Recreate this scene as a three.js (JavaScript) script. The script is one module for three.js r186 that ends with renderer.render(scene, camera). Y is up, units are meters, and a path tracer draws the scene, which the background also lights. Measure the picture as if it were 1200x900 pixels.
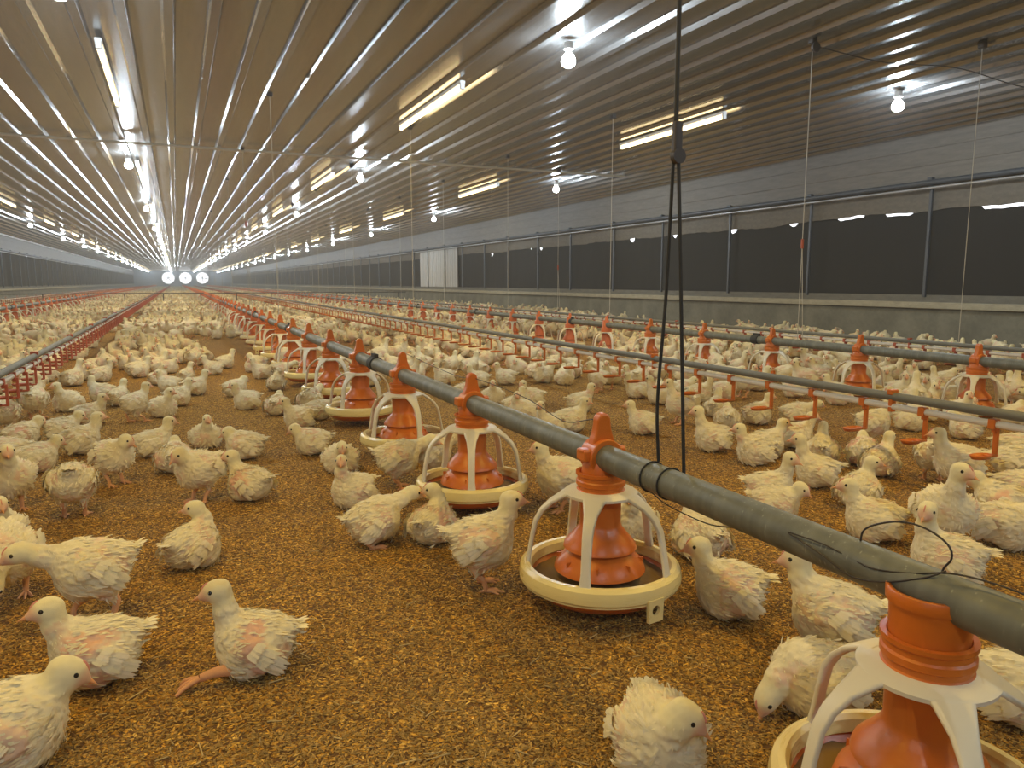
import * as THREE from 'three';
import { ImprovedNoise } from 'three/addons/math/ImprovedNoise.js';
import { mergeGeometries, toCreasedNormals } from 'three/addons/utils/BufferGeometryUtils.js';
import { RoundedBoxGeometry } from 'three/addons/geometries/RoundedBoxGeometry.js';
import { RectAreaLightUniformsLib } from 'three/addons/lights/RectAreaLightUniformsLib.js';

// ---------------------------------------------------------------- camera, daylight, haze, exposure
const scene = new THREE.Scene();
const camera = new THREE.PerspectiveCamera(54.69, 4 / 3, 0.05, 400);
camera.position.set(0, 0.75, 0);
camera.rotation.order = 'YXZ';
camera.rotation.set(THREE.MathUtils.degToRad(-7.789), THREE.MathUtils.degToRad(-24.166), 0);
scene.background = new THREE.Color(24, 24.6, 25.5);          // daylight outside: seen through the fans and the slits over the curtain
scene.fog = new THREE.FogExp2(new THREE.Color(0.95, 0.97, 1.0), 0.0062);   // dusty, humid air of the house
const renderer = new THREE.WebGLRenderer({ antialias: true });
renderer.toneMapping = THREE.LinearToneMapping;
renderer.toneMappingExposure = 0.124;
renderer.shadowMap.enabled = true;
RectAreaLightUniformsLib.init();
const BULB = { color: new THREE.Color(0.74, 0.88, 1.0), candela: 31 }, TUBE = { color: new THREE.Color(1.0, 0.66, 0.12), nits: 1000 };

// ---------------------------------------------------------------- helpers
const rng = (s) => () => { s = (s + 0x6d2b79f5) | 0; let t = Math.imul(s ^ (s >>> 15), 1 | s); t = (t + Math.imul(t ^ (t >>> 7), 61 | t)) ^ t; return ((t ^ (t >>> 14)) >>> 0) / 4294967296; };
const taken = new Map();
const numbered = (name) => { const n = taken.get(name) ?? 0; taken.set(name, n + 1); return n ? name + '_' + String(n).padStart(3, '0') : name; };
const lit = (m) => { m.castShadow = true; m.receiveShadow = true; return m; };
function thing(name, label, category, [x, y, z] = [0, 0, 0], turn = 0, group) {
  const o = new THREE.Group(); o.name = numbered(name); o.position.set(x, y, z); o.rotation.y = turn; o.userData = { label, category };
  if (group) o.userData.group = group;
  scene.add(o); return o;
}
function single(name, label, category, geometry, material, group, kind) {
  const o = lit(new THREE.Mesh(geometry, material)); o.name = numbered(name); o.userData = { label, category };
  if (group) o.userData.group = group;
  if (kind) o.userData.kind = kind;
  scene.add(o); return o;
}
function structure(name, label, category) { const o = new THREE.Group(); o.name = name; o.userData = { kind: 'structure', label, category }; scene.add(o); return o; }
function part(parent, name, geometry, material, pos, turn) {
  const o = lit(new THREE.Mesh(geometry, material)); o.name = name;
  if (pos) o.position.set(...pos);
  if (turn) o.rotation.y = turn;
  parent.add(o); return o;
}
const bare = (g) => { const h = g.index ? g.toNonIndexed() : g.clone(); for (const k of Object.keys(h.attributes)) if (!['position', 'normal'].includes(k)) h.deleteAttribute(k); return h; };
const fuse = (...list) => mergeGeometries(list.map(bare));
const boxAt = (w, h, d, x, y, z) => { const g = new THREE.BoxGeometry(w, h, d); g.translate(x, y, z); return g; };
const roundAt = (w, h, d, r, x, y, z) => { const g = new RoundedBoxGeometry(w, h, d, 2, r); g.translate(x, y, z); return g; };
const lathe = (pts, seg = 48) => { const g = new THREE.LatheGeometry(pts.map(([x, y]) => new THREE.Vector2(x, y)), seg); return g; };
const alongZ = (r, z0, z1, x, y, seg = 14) => { const g = new THREE.CylinderGeometry(r, r, Math.abs(z1 - z0), seg); g.rotateX(Math.PI / 2); g.translate(x, y, (z0 + z1) / 2); return g; };
const cable = (pts, r, seg = 8, n) => new THREE.TubeGeometry(new THREE.CatmullRomCurve3(pts.map((p) => new THREE.Vector3(...p))), n ?? Math.max(2, pts.length * 6), r, seg, false);
const rod = (a, b, r, seg = 8) => new THREE.TubeGeometry(new THREE.LineCurve3(new THREE.Vector3(...a), new THREE.Vector3(...b)), 1, r, seg, false);
// uv in metres from position, by axes
function metres(g, u, v) { const p = g.attributes.position, a = new Float32Array(p.count * 2); for (let i = 0; i < p.count; i++) { a[i * 2] = p.getComponent(i, u); a[i * 2 + 1] = p.getComponent(i, v); } g.setAttribute('uv', new THREE.BufferAttribute(a, 2)); return g; }

// tileable noise textures
function noiseTexture(size, seed, fill, srgb) {
  const R = rng(seed), lat = [8, 16, 32, 64].map((n) => ({ n, v: Float32Array.from({ length: n * n }, () => R()) }));
  const sample = (l, u, v) => { const x = u * l.n, y = v * l.n, i = Math.floor(x), j = Math.floor(y), s = x - i, t = y - j, a = s * s * (3 - 2 * s), b = t * t * (3 - 2 * t), g = (p, q) => l.v[(((q % l.n) + l.n) % l.n) * l.n + (((p % l.n) + l.n) % l.n)]; return (g(i, j) * (1 - a) + g(i + 1, j) * a) * (1 - b) + (g(i, j + 1) * (1 - a) + g(i + 1, j + 1) * a) * b; };
  const data = new Uint8Array(size * size * 4), o = [0, 0, 0];
  for (let y = 0; y < size; y++) for (let x = 0; x < size; x++) { const n = lat.map((l) => sample(l, x / size, y / size)); fill(n, R(), o, x / size, y / size); for (let k = 0; k < 3; k++) data[(y * size + x) * 4 + k] = Math.max(0, Math.min(255, o[k])); data[(y * size + x) * 4 + 3] = 255; }
  const t = new THREE.DataTexture(data, size, size); t.wrapS = t.wrapT = THREE.RepeatWrapping; t.magFilter = THREE.LinearFilter; if (srgb) t.colorSpace = THREE.SRGBColorSpace; t.needsUpdate = true; return t;
}
const at = (t, u, v) => { const c = t.clone(); c.repeat.set(u, v); c.needsUpdate = true; return c; };

// ---------------------------------------------------------------- materials
const dust = noiseTexture(256, 3, (n, r, o) => { const v = 150 + 90 * (n[0] * 0.5 + n[2] * 0.3 + n[3] * 0.2) - 20 + r * 14; o[0] = o[1] = o[2] = v; });
const streak = noiseTexture(256, 9, (n, r, o) => { const v = 215 + 40 * (n[1] * 0.6 + n[3] * 0.4) - 10 * r; o[0] = v; o[1] = v * 0.985; o[2] = v * 0.96; }, true);
const galvanised = noiseTexture(256, 15, (n, r, o) => { const v = r > 0.988 ? 250 : 150 + 60 * (n[1] * 0.4 + n[2] * 0.3 + n[3] * 0.3); o[0] = v; o[1] = v; o[2] = v * 0.95; }, true);
const concreteMap = noiseTexture(512, 21, (n, r, o) => { const v = 118 + 46 * (n[0] * 0.55 + n[1] * 0.25 + n[3] * 0.2) - 24 + (r - 0.5) * 12; o[0] = v * 1.02; o[1] = v; o[2] = v * 0.88; }, true);
const M = {
  sheet: new THREE.MeshStandardMaterial({ color: new THREE.Color(0.4, 0.415, 0.435), metalness: 0.88, roughness: 0.33, roughnessMap: at(dust, 0.35, 0.06), map: at(streak, 0.8, 0.05), bumpMap: at(dust, 0.6, 0.35), bumpScale: 0.0012 }),
  concrete: new THREE.MeshStandardMaterial({ map: at(concreteMap, 0.5, 0.5), roughness: 0.92, bumpMap: at(dust, 2, 2), bumpScale: 0.002 }),
  ledge: new THREE.MeshStandardMaterial({ color: new THREE.Color(0.46, 0.43, 0.33), map: at(streak, 0.7, 2), roughness: 0.85 }),
  sill: new THREE.MeshStandardMaterial({ color: new THREE.Color(0.2, 0.195, 0.17), map: at(streak, 0.7, 2), roughness: 0.85 }),
  panel: new THREE.MeshStandardMaterial({ color: new THREE.Color(0.22, 0.2, 0.175), map: at(streak, 0.4, 3), roughness: 0.6 }),
  post: new THREE.MeshStandardMaterial({ color: new THREE.Color(0.09, 0.1, 0.115), metalness: 0.5, roughness: 0.5 }),
  railLight: new THREE.MeshStandardMaterial({ color: new THREE.Color(0.5, 0.52, 0.54), metalness: 0.6, roughness: 0.4 }),
  tarp: new THREE.MeshStandardMaterial({ color: new THREE.Color(0.018, 0.0155, 0.013), roughness: 0.9 }),
  valance: new THREE.MeshStandardMaterial({ color: new THREE.Color(0.2, 0.18, 0.15), map: at(streak, 1.5, 2.5), roughness: 0.8 }),
  steel: new THREE.MeshStandardMaterial({ color: new THREE.Color(0.34, 0.35, 0.32), metalness: 0.25, roughness: 0.75, map: at(galvanised, 2.2, 2.2), roughnessMap: at(dust, 3, 3), bumpMap: at(dust, 6, 6), bumpScale: 0.0006 }),
  rail: new THREE.MeshStandardMaterial({ color: new THREE.Color(0.17, 0.17, 0.145), metalness: 0.3, roughness: 0.65 }),
  water: new THREE.MeshStandardMaterial({ color: new THREE.Color(0.72, 0.68, 0.6), roughness: 0.45 }),
  orange: new THREE.MeshPhysicalMaterial({ color: new THREE.Color(0.6, 0.15, 0.014), roughness: 0.48, roughnessMap: at(dust, 4, 4), bumpMap: at(dust, 5, 5), bumpScale: 0.0004 }),
  red: new THREE.MeshStandardMaterial({ color: new THREE.Color(0.42, 0.085, 0.035), roughness: 0.5 }),
  cream: new THREE.MeshPhysicalMaterial({ color: new THREE.Color(0.82, 0.68, 0.3), roughness: 0.42, roughnessMap: at(dust, 4, 4), bumpMap: at(dust, 7, 7), bumpScale: 0.0004 }),
  grill: new THREE.MeshPhysicalMaterial({ color: new THREE.Color(0.78, 0.72, 0.56), roughness: 0.45, bumpMap: at(dust, 7, 7), bumpScale: 0.0004 }),
  feed: new THREE.MeshStandardMaterial({ color: new THREE.Color(0.22, 0.135, 0.05), roughness: 1 }),
  black: new THREE.MeshStandardMaterial({ color: new THREE.Color(0.02, 0.02, 0.02), roughness: 0.7 }),
  wire: new THREE.MeshStandardMaterial({ color: new THREE.Color(0.06, 0.05, 0.045), metalness: 0.4, roughness: 0.55 }),
  cord: new THREE.MeshStandardMaterial({ color: new THREE.Color(0.5, 0.47, 0.4), roughness: 0.8 }),
  conduit: new THREE.MeshStandardMaterial({ color: new THREE.Color(0.62, 0.57, 0.45), roughness: 0.6 }),
  white: new THREE.MeshStandardMaterial({ color: new THREE.Color(0.8, 0.8, 0.78), roughness: 0.5 }),
  panelWhite: new THREE.MeshStandardMaterial({ color: new THREE.Color(0.5, 0.49, 0.46), roughness: 0.6 }),
  fanBlade: new THREE.MeshStandardMaterial({ color: new THREE.Color(0.5, 0.52, 0.55), metalness: 0.6, roughness: 0.4 }),
  endWall: new THREE.MeshStandardMaterial({ color: new THREE.Color(0.3, 0.33, 0.36), roughness: 0.8 }),
  bulb: new THREE.MeshStandardMaterial({ color: 0xffffff, emissive: new THREE.Color(0.84, 0.93, 1), emissiveIntensity: 1000, roughness: 0.4 }),
  tube: new THREE.MeshStandardMaterial({ color: 0xffffff, emissive: new THREE.Color(1, 0.72, 0.34), emissiveIntensity: 70, roughness: 0.4 }),
  feather: new THREE.MeshPhysicalMaterial({ vertexColors: true, roughness: 0.88, sheen: 0.3, sheenColor: new THREE.Color(1, 0.95, 0.85), sheenRoughness: 0.6 }),
  beak: new THREE.MeshStandardMaterial({ color: new THREE.Color(0.72, 0.33, 0.13), roughness: 0.5 }),
  comb: new THREE.MeshStandardMaterial({ color: new THREE.Color(0.7, 0.28, 0.2), roughness: 0.6 }),
  eye: new THREE.MeshStandardMaterial({ color: new THREE.Color(0.02, 0.014, 0.01), roughness: 0.15 }),
};
const XL = -5.6, XR = 8.0, ZN = 10, ZF = -125, CEIL = 2.47;

// ---------------------------------------------------------------- floor: deep litter of hulls
const perlin0 = new ImprovedNoise();
const ground = (x, z) => 0.006 * perlin0.noise(x * 2.1, 3.3, z * 2.1) + 0.004 * perlin0.noise(x * 7, 8.3, z * 7) + 0.0022 * perlin0.noise(x * 23, 1.3, z * 23);
{
  const size = 1536, span = 1.2, R = rng(77), mk = () => { const c = document.createElement('canvas'); c.width = c.height = size; return c; };
  const col = mk(), hgt = mk(), a = col.getContext('2d'), b = hgt.getContext('2d');
  a.fillStyle = 'rgb(96,65,22)'; a.fillRect(0, 0, size, size); b.fillStyle = 'rgb(40,40,40)'; b.fillRect(0, 0, size, size);
  const tones = [[172, 126, 42], [196, 152, 62], [142, 99, 29], [112, 75, 21], [214, 175, 90], [84, 55, 16], [160, 113, 34]];
  for (let i = 0; i < 52000; i++) {
    const x = R() * size, y = R() * size, L = (0.0028 + R() * 0.0042) * size / span, W = (0.0011 + R() * 0.0012) * size / span, t = tones[Math.floor(R() * R() * 6.99)], k = 0.8 + R() * 0.4, ang = R() * Math.PI, h = Math.round(70 + (i / 52000) * 110 + R() * 60);
    for (const dx of [0, x < 16 ? size : x > size - 16 ? -size : 0]) for (const dy of [0, y < 16 ? size : y > size - 16 ? -size : 0]) {
      if ((dx === 0 && dy === 0) || dx || dy) for (const [c, s] of [[a, `rgb(${t.map((v) => Math.round(v * k)).join(',')})`], [b, `rgb(${h},${h},${h})`]]) { c.fillStyle = s; c.beginPath(); c.ellipse(x + dx, y + dy, L, W, ang, 0, Math.PI * 2); c.fill(); }
    }
  }
  const tex = (c, srgb) => { const t = new THREE.CanvasTexture(c); t.wrapS = t.wrapT = THREE.RepeatWrapping; t.repeat.set(1 / span, 1 / span); if (srgb) t.colorSpace = THREE.SRGBColorSpace; return t; };
  M.litter = new THREE.MeshStandardMaterial({ map: tex(col, true), bumpMap: tex(hgt), bumpScale: 0.004, roughness: 0.97, vertexColors: true });
  const ramp = (from, to, near0, near1, fine, coarse) => { const v = []; let x = from; while (x < to) { v.push(x); const d = x < near0 ? near0 - x : x > near1 ? x - near1 : 0; x += Math.min(coarse, fine + d * 0.06); } v.push(to); return v; };
  const xs = ramp(XL, XR, -1.5, 3.2, 0.035, 0.4), zs = ramp(-ZN, -ZF, 0.4, 5.5, 0.035, 1.2), P = [], U = [], C = [], I = [];
  for (const z of zs) for (const x of xs) {
    P.push(x, ground(x, -z), -z); U.push(x, z);
    const n = 0.5 * perlin0.noise(x * 1.3, 5.1, z * 1.3) + 0.35 * perlin0.noise(x * 4.1, 2.2, z * 4.1) + 0.25 * perlin0.noise(x * 11, 9.2, z * 11), damp = 1 + 0.34 * n;
    C.push(damp, damp * (1 + 0.03 * n), damp * (1 - 0.05 * n));
  }
  for (let j = 0; j < zs.length - 1; j++) for (let i = 0; i < xs.length - 1; i++) { const q = j * xs.length + i; I.push(q, q + 1, q + xs.length, q + 1, q + xs.length + 1, q + xs.length); }
  const g = new THREE.BufferGeometry(); g.setAttribute('position', new THREE.Float32BufferAttribute(P, 3)); g.setAttribute('uv', new THREE.Float32BufferAttribute(U, 2)); g.setAttribute('color', new THREE.Float32BufferAttribute(C, 3)); g.setIndex(I); g.computeVertexNormals();
  const f = structure('floor', 'brown and golden hull litter covering the whole house floor', 'floor');
  part(f, 'litter_bed', g, M.litter); part(f, 'slab', boxAt(XR - XL + 0.4, 0.2, ZN - ZF + 0.4, (XL + XR) / 2, -0.14, (ZN + ZF) / 2), M.concrete);
}
// ---------------------------------------------------------------- ceiling: ribbed metal sheets running along the house
{
  const c = structure('ceiling', 'shiny ribbed metal sheet ceiling with long parallel ribs', 'ceiling'), pitch = 0.272, count = Math.round((XR - XL) / pitch);
  const prof = [[0, 0], [0.166, 0], [0.184, -0.03], [0.238, -0.03], [0.256, 0], [pitch, 0]], P = [], U = [], I = [];
  const ring = [...prof, [pitch, 0.05], [0, 0.05]]; let s = 0;
  ring.forEach((p, k) => { const q = ring[(k + 1) % ring.length], L = Math.hypot(q[0] - p[0], q[1] - p[1]), b = P.length / 3; for (const [e, z] of [[p, ZN], [q, ZN], [p, ZF], [q, ZF]]) P.push(e[0], e[1], z); U.push(s, ZN, s + L, ZN, s, ZF, s + L, ZF); I.push(b, b + 2, b + 1, b + 1, b + 2, b + 3); s += L; });
  const g = new THREE.BufferGeometry(); g.setAttribute('position', new THREE.Float32BufferAttribute(P, 3)); g.setAttribute('uv', new THREE.Float32BufferAttribute(U, 2)); g.setIndex(I); g.computeVertexNormals();
  for (let i = 0; i < count; i++) part(c, 'sheet', g, M.sheet, [XL + i * pitch, CEIL, 0]);
}
// ---------------------------------------------------------------- side walls
const postZ = []; for (let z = 2.6, k = 0; z < 122; k++) { postZ.push(z); z += k % 2 ? 1.64 : 1.79; }
function sideWall(name, X, s, label) {   // s = +1: outside is +x
  const w = structure(name, label, 'wall'), L = ZN - ZF, zc = (ZN + ZF) / 2;
  part(w, 'concrete_base', metres(boxAt(0.25, 0.6, L, X + s * 0.125, 0.3 - 0.14, zc), 2, 1), M.concrete);
  part(w, 'ledge', metres(roundAt(0.3, 0.075, L, 0.01, X + s * 0.09, 0.485, zc), 2, 1), M.ledge);
  part(w, 'sill', metres(boxAt(0.2, 0.09, L, X + s * 0.125, 0.56, zc), 2, 1), M.sill);
  for (let k = 0; k < 3; k++) part(w, 'panel', metres(roundAt(0.1, 0.1885, L, 0.003, X + s * 0.07, 1.985 + 0.19 * k + 0.012, zc), 2, 1), M.panel);
  part(w, 'head_rail', alongZ(0.03, ZN, ZF, X - s * 0.05, 1.885), M.post);
  part(w, 'light_rail', alongZ(0.014, ZN, ZF, X - s * 0.05, 1.825), M.railLight);
  const pg = fuse(roundAt(0.034, 1.36, 0.034, 0.005, 0, 1.26, 0), roundAt(0.06, 0.09, 0.06, 0.008, -s * 0.03, 1.9, 0));
  for (const z of postZ) part(w, 'post', pg, M.post, [X + s * 0.01, 0, -z]);
  part(w, 'outer_header', boxAt(0.06, 0.14, L, X + s * 0.2, 1.9, zc), M.sill);
  return w;
}
sideWall('wall_right', XR, 1, 'long side wall with concrete base, ledge, steel posts and pale upper boards, near the pipes');
sideWall('wall_left', XL, -1, 'far side wall with concrete base, steel posts and pale upper boards beyond the drinker line');
// curtain and torn valance in the open side; a few slits let the daylight through
function sheet(X, s, edges, fold, rows, zs) {
  const P = [], U = [], I = [];
  for (const z of zs) { const [y0, y1] = edges(z); for (let r = 0; r <= rows; r++) { const y = y0 + (y1 - y0) * (r / rows); P.push(X + s * fold(z, y), y, -z); U.push(z, y); } }
  for (let i = 0; i < zs.length - 1; i++) for (let r = 0; r < rows; r++) { const q = i * (rows + 1) + r; I.push(q, q + 1, q + rows + 1, q + 1, q + rows + 2, q + rows + 1); }
  const g = new THREE.BufferGeometry(); g.setAttribute('position', new THREE.Float32BufferAttribute(P, 3)); g.setAttribute('uv', new THREE.Float32BufferAttribute(U, 2)); g.setIndex(I); g.computeVertexNormals(); return g;
}
{
  const zs = []; for (let z = -ZN + 0.01; z < -ZF; z += z < 0 ? 0.5 : z < 24 ? 0.045 : 0.4) zs.push(z); zs.push(-ZF);
  const slits = [[3.9, 5.55, 0.032], [6.25, 6.75, 0.026], [6.95, 7.5, 0.022], [8.1, 8.35, 0.03], [9.35, 9.6, 0.05], [10.9, 11.1, 0.05], [12.25, 12.5, 0.06], [16.2, 16.4, 0.06], [16.8, 16.95, 0.05], [19.3, 19.5, 0.09]];
  const cut = (z) => { let v = -0.07; for (const [a, b, h] of slits) { const t = Math.min(z - a, b - z); if (t > 0) v = Math.max(v, -0.07 + (h + 0.07) * Math.min(1, t / 0.08)); } return v; };
  const rag = (z) => 0.05 * perlin0.noise(z * 0.5, 1.1, 0) + 0.022 * perlin0.noise(z * 2.3, 4.4, 0) + 0.012 * perlin0.noise(z * 8, 7.7, 0), sag = (z) => -0.015 * Math.sin(z * 0.9);
  const edge = (z) => 1.575 + rag(z);
  single('curtain', 'black tarpaulin curtain closing the open side between the steel posts', 'curtain', sheet(XR + 0.1, 1, (z) => [0.56, edge(z) - cut(z) + sag(z) * 0.3], (z, y) => 0.012 * Math.sin(z * 2.6) + 0.006 * perlin0.noise(z * 5, y * 3, 2), 6, zs), M.tarp);
  single('valance', 'torn grey plastic sheet hanging ragged above the black curtain', 'plastic sheet', sheet(XR + 0.07, 1, (z) => [edge(z), 1.93], (z, y) => 0.012 * perlin0.noise(z * 2, y * 4, 6) + 0.004 * Math.sin(z * 9 + y * 4), 5, zs), M.valance);
  const far = []; for (let z = -ZN; z < -ZF; z += 0.25) far.push(z); far.push(-ZF);
  single('curtain', 'dark folded curtain along the far side wall past the drinker line', 'curtain', sheet(XL - 0.1, -1, () => [0.56, 1.93], (z) => 0.03 * Math.sin(z * 6.3) + 0.02 * perlin0.noise(z * 2, 3, 1), 2, far), M.tarp);
  const p = thing('wall_panel', 'white ribbed panel closing one bay between the black curtains', 'panel', [XR + 0.03, 0.605, -24.0]);
  part(p, 'backing', boxAt(0.02, 1.24, 3.9, 0.02, 0.62, 0), M.panel);
  const rib = roundAt(0.03, 1.24, 0.2, 0.008, 0, 0.62, 0); for (let k = 0; k < 17; k++) part(p, 'rib', rib, M.panelWhite, [0.012, 0, -1.84 + k * 0.23]);
}
// ---------------------------------------------------------------- end walls, fans
{
  const w = structure('wall_back', 'far end wall with three round exhaust fan openings', 'wall'), W = XR - XL + 0.5, cx = (XL + XR) / 2, FX = [-1.0, 1.4, 3.8], FY = 1.42, FR = 0.86;
  const sh = new THREE.Shape(); sh.moveTo(cx - W / 2, -0.1); sh.lineTo(cx + W / 2, -0.1); sh.lineTo(cx + W / 2, 2.6); sh.lineTo(cx - W / 2, 2.6); sh.closePath();
  for (const x of FX) { const h = new THREE.Path(); h.absarc(x, FY, FR, 0, Math.PI * 2, true); sh.holes.push(h); }
  const g = new THREE.ExtrudeGeometry(sh, { depth: 0.2, bevelEnabled: false, curveSegments: 40 }); g.translate(0, 0, ZF - 0.2);
  part(w, 'boarding', g, M.endWall);
  const n = structure('wall_front', 'plain end wall of the house behind the viewpoint', 'wall'); part(n, 'boarding', boxAt(W, 2.7, 0.2, cx, 1.25, ZN + 0.1), M.endWall);
  FX.forEach((x, i) => {
    const f = thing('exhaust_fan', ['bright round exhaust fan by the far end of the drinker side', 'bright round exhaust fan in the middle of the three on the end wall', 'bright round exhaust fan on the feed pipe side of the end wall'][i], 'fan', [x, FY, ZF + 0.02], 0, 'exhaust fans on the end wall');
    const ring = new THREE.TorusGeometry(FR + 0.02, 0.05, 10, 40); part(f, 'housing', ring, M.white);
    const hub = new THREE.CylinderGeometry(0.09, 0.09, 0.12, 20); hub.rotateX(Math.PI / 2); part(f, 'hub', hub, M.fanBlade, [0, 0, -0.08]);
    const blade = new THREE.BoxGeometry(0.1, 0.66, 0.012); blade.rotateY(0.5); blade.translate(0, 0.42, -0.08);
    for (let k = 0; k < 5; k++) { const b = part(f, 'blade', blade, M.fanBlade); b.rotation.z = 0.4 * i + (k * Math.PI * 2) / 5; }
  });
}
// ---------------------------------------------------------------- lamps
const socketG = fuse(new THREE.CylinderGeometry(0.03, 0.035, 0.05, 16).translate(0, -0.025, 0), new THREE.CylinderGeometry(0.018, 0.024, 0.03, 14).translate(0, -0.062, 0));
const bulbG = lathe([[0, -0.075], [0.02, -0.075], [0.036, -0.09], [0.05, -0.12], [0.048, -0.148], [0.03, -0.168], [0, -0.175]], 20);
{
  const rows = [[5.98, 'in the row beside the pale wall boards'], [2.64, 'in the row over the white drinker pipe'], [-0.49, 'in the row over the middle aisle'], [-3.6, 'in the row beyond the drinker line']];
  for (const [X, where] of rows) for (let k = -1; k < 19; k++) {
    const Z = 4.9 + 6.6 * k, t = thing('light_bulb', 'glowing white bulb under the ribbed ceiling ' + where, 'bulb', [X, CEIL - 0.03, -Z], 0, 'ceiling bulbs ' + where);
    part(t, 'socket', socketG, M.white); part(t, 'bulb', bulbG, M.bulb);
    const l = new THREE.PointLight(BULB.color, BULB.candela); l.position.set(0, -0.12, 0); l.castShadow = true; l.shadow.radius = 2; t.add(l);
  }
  const cols = [[5.08, 'near the pale wall boards'], [2.3, 'over the feed pipe'], [-0.4, 'over the middle aisle'], [-3.1, 'beyond the drinker line']];
  const tg = new THREE.CapsuleGeometry(0.017, 1.84, 6, 14); tg.rotateX(Math.PI / 2); const fix = roundAt(0.05, 0.03, 1.92, 0.008, 0, -0.015, 0), end = roundAt(0.04, 0.06, 0.03, 0.006, 0, 0, 0);
  for (const [X, where] of cols) for (let k = -1; k < 20; k++) {
    const Z = 7.1 + 5.75 * k, t = thing('tube_light', 'warm glowing tube lamp under the ceiling ' + where, 'tube lamp', [X, CEIL - 0.03, -Z], 0, 'warm tube lamps ' + where);
    part(t, 'fixture', fix, M.white); part(t, 'tube', tg, M.tube, [0, -0.055, 0]); part(t, 'end_cap', end, M.white, [0, -0.045, 0.945]); part(t, 'end_cap', end, M.white, [0, -0.045, -0.945]);
    if (k < 9) { const l = new THREE.RectAreaLight(TUBE.color, TUBE.nits, 0.034, 1.86); l.position.set(0, -0.076, 0); l.rotation.x = -Math.PI / 2; t.add(l); }
  }
  single('conduit', 'cream plastic conduit crossing under the ceiling from side to side', 'conduit', (() => { const g = new THREE.CylinderGeometry(0.016, 0.016, 12.2, 10); g.rotateZ(Math.PI / 2); g.translate(0.5, CEIL - 0.05, -10.35); return g; })(), M.conduit);
}
// ---------------------------------------------------------------- chickens
// signed distance pieces, joined smoothly and meshed on a grid (surface nets)
const smin = (a, b, k) => { const h = Math.max(k - Math.abs(a - b), 0) / k; return Math.min(a, b) - h * h * k * 0.25; };
const smax = (a, b, k) => -smin(-a, -b, k);
const ell = (x, y, z, cx, cy, cz, rx, ry, rz) => {
  const a = (x - cx) / rx, b = (y - cy) / ry, c = (z - cz) / rz, k0 = Math.sqrt(a * a + b * b + c * c);
  const d = a / rx, e = b / ry, f = c / rz, k1 = Math.sqrt(d * d + e * e + f * f);
  return k1 < 1e-9 ? -Math.min(rx, ry, rz) : (k0 * (k0 - 1)) / k1;
};
const cap = (x, y, z, a, b, ra, rb) => {
  const px = x - a[0], py = y - a[1], pz = z - a[2], dx = b[0] - a[0], dy = b[1] - a[1], dz = b[2] - a[2];
  const t = Math.min(1, Math.max(0, (px * dx + py * dy + pz * dz) / (dx * dx + dy * dy + dz * dz)));
  const ex = px - dx * t, ey = py - dy * t, ez = pz - dz * t;
  return Math.sqrt(ex * ex + ey * ey + ez * ez) - (ra + (rb - ra) * t);
};
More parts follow.
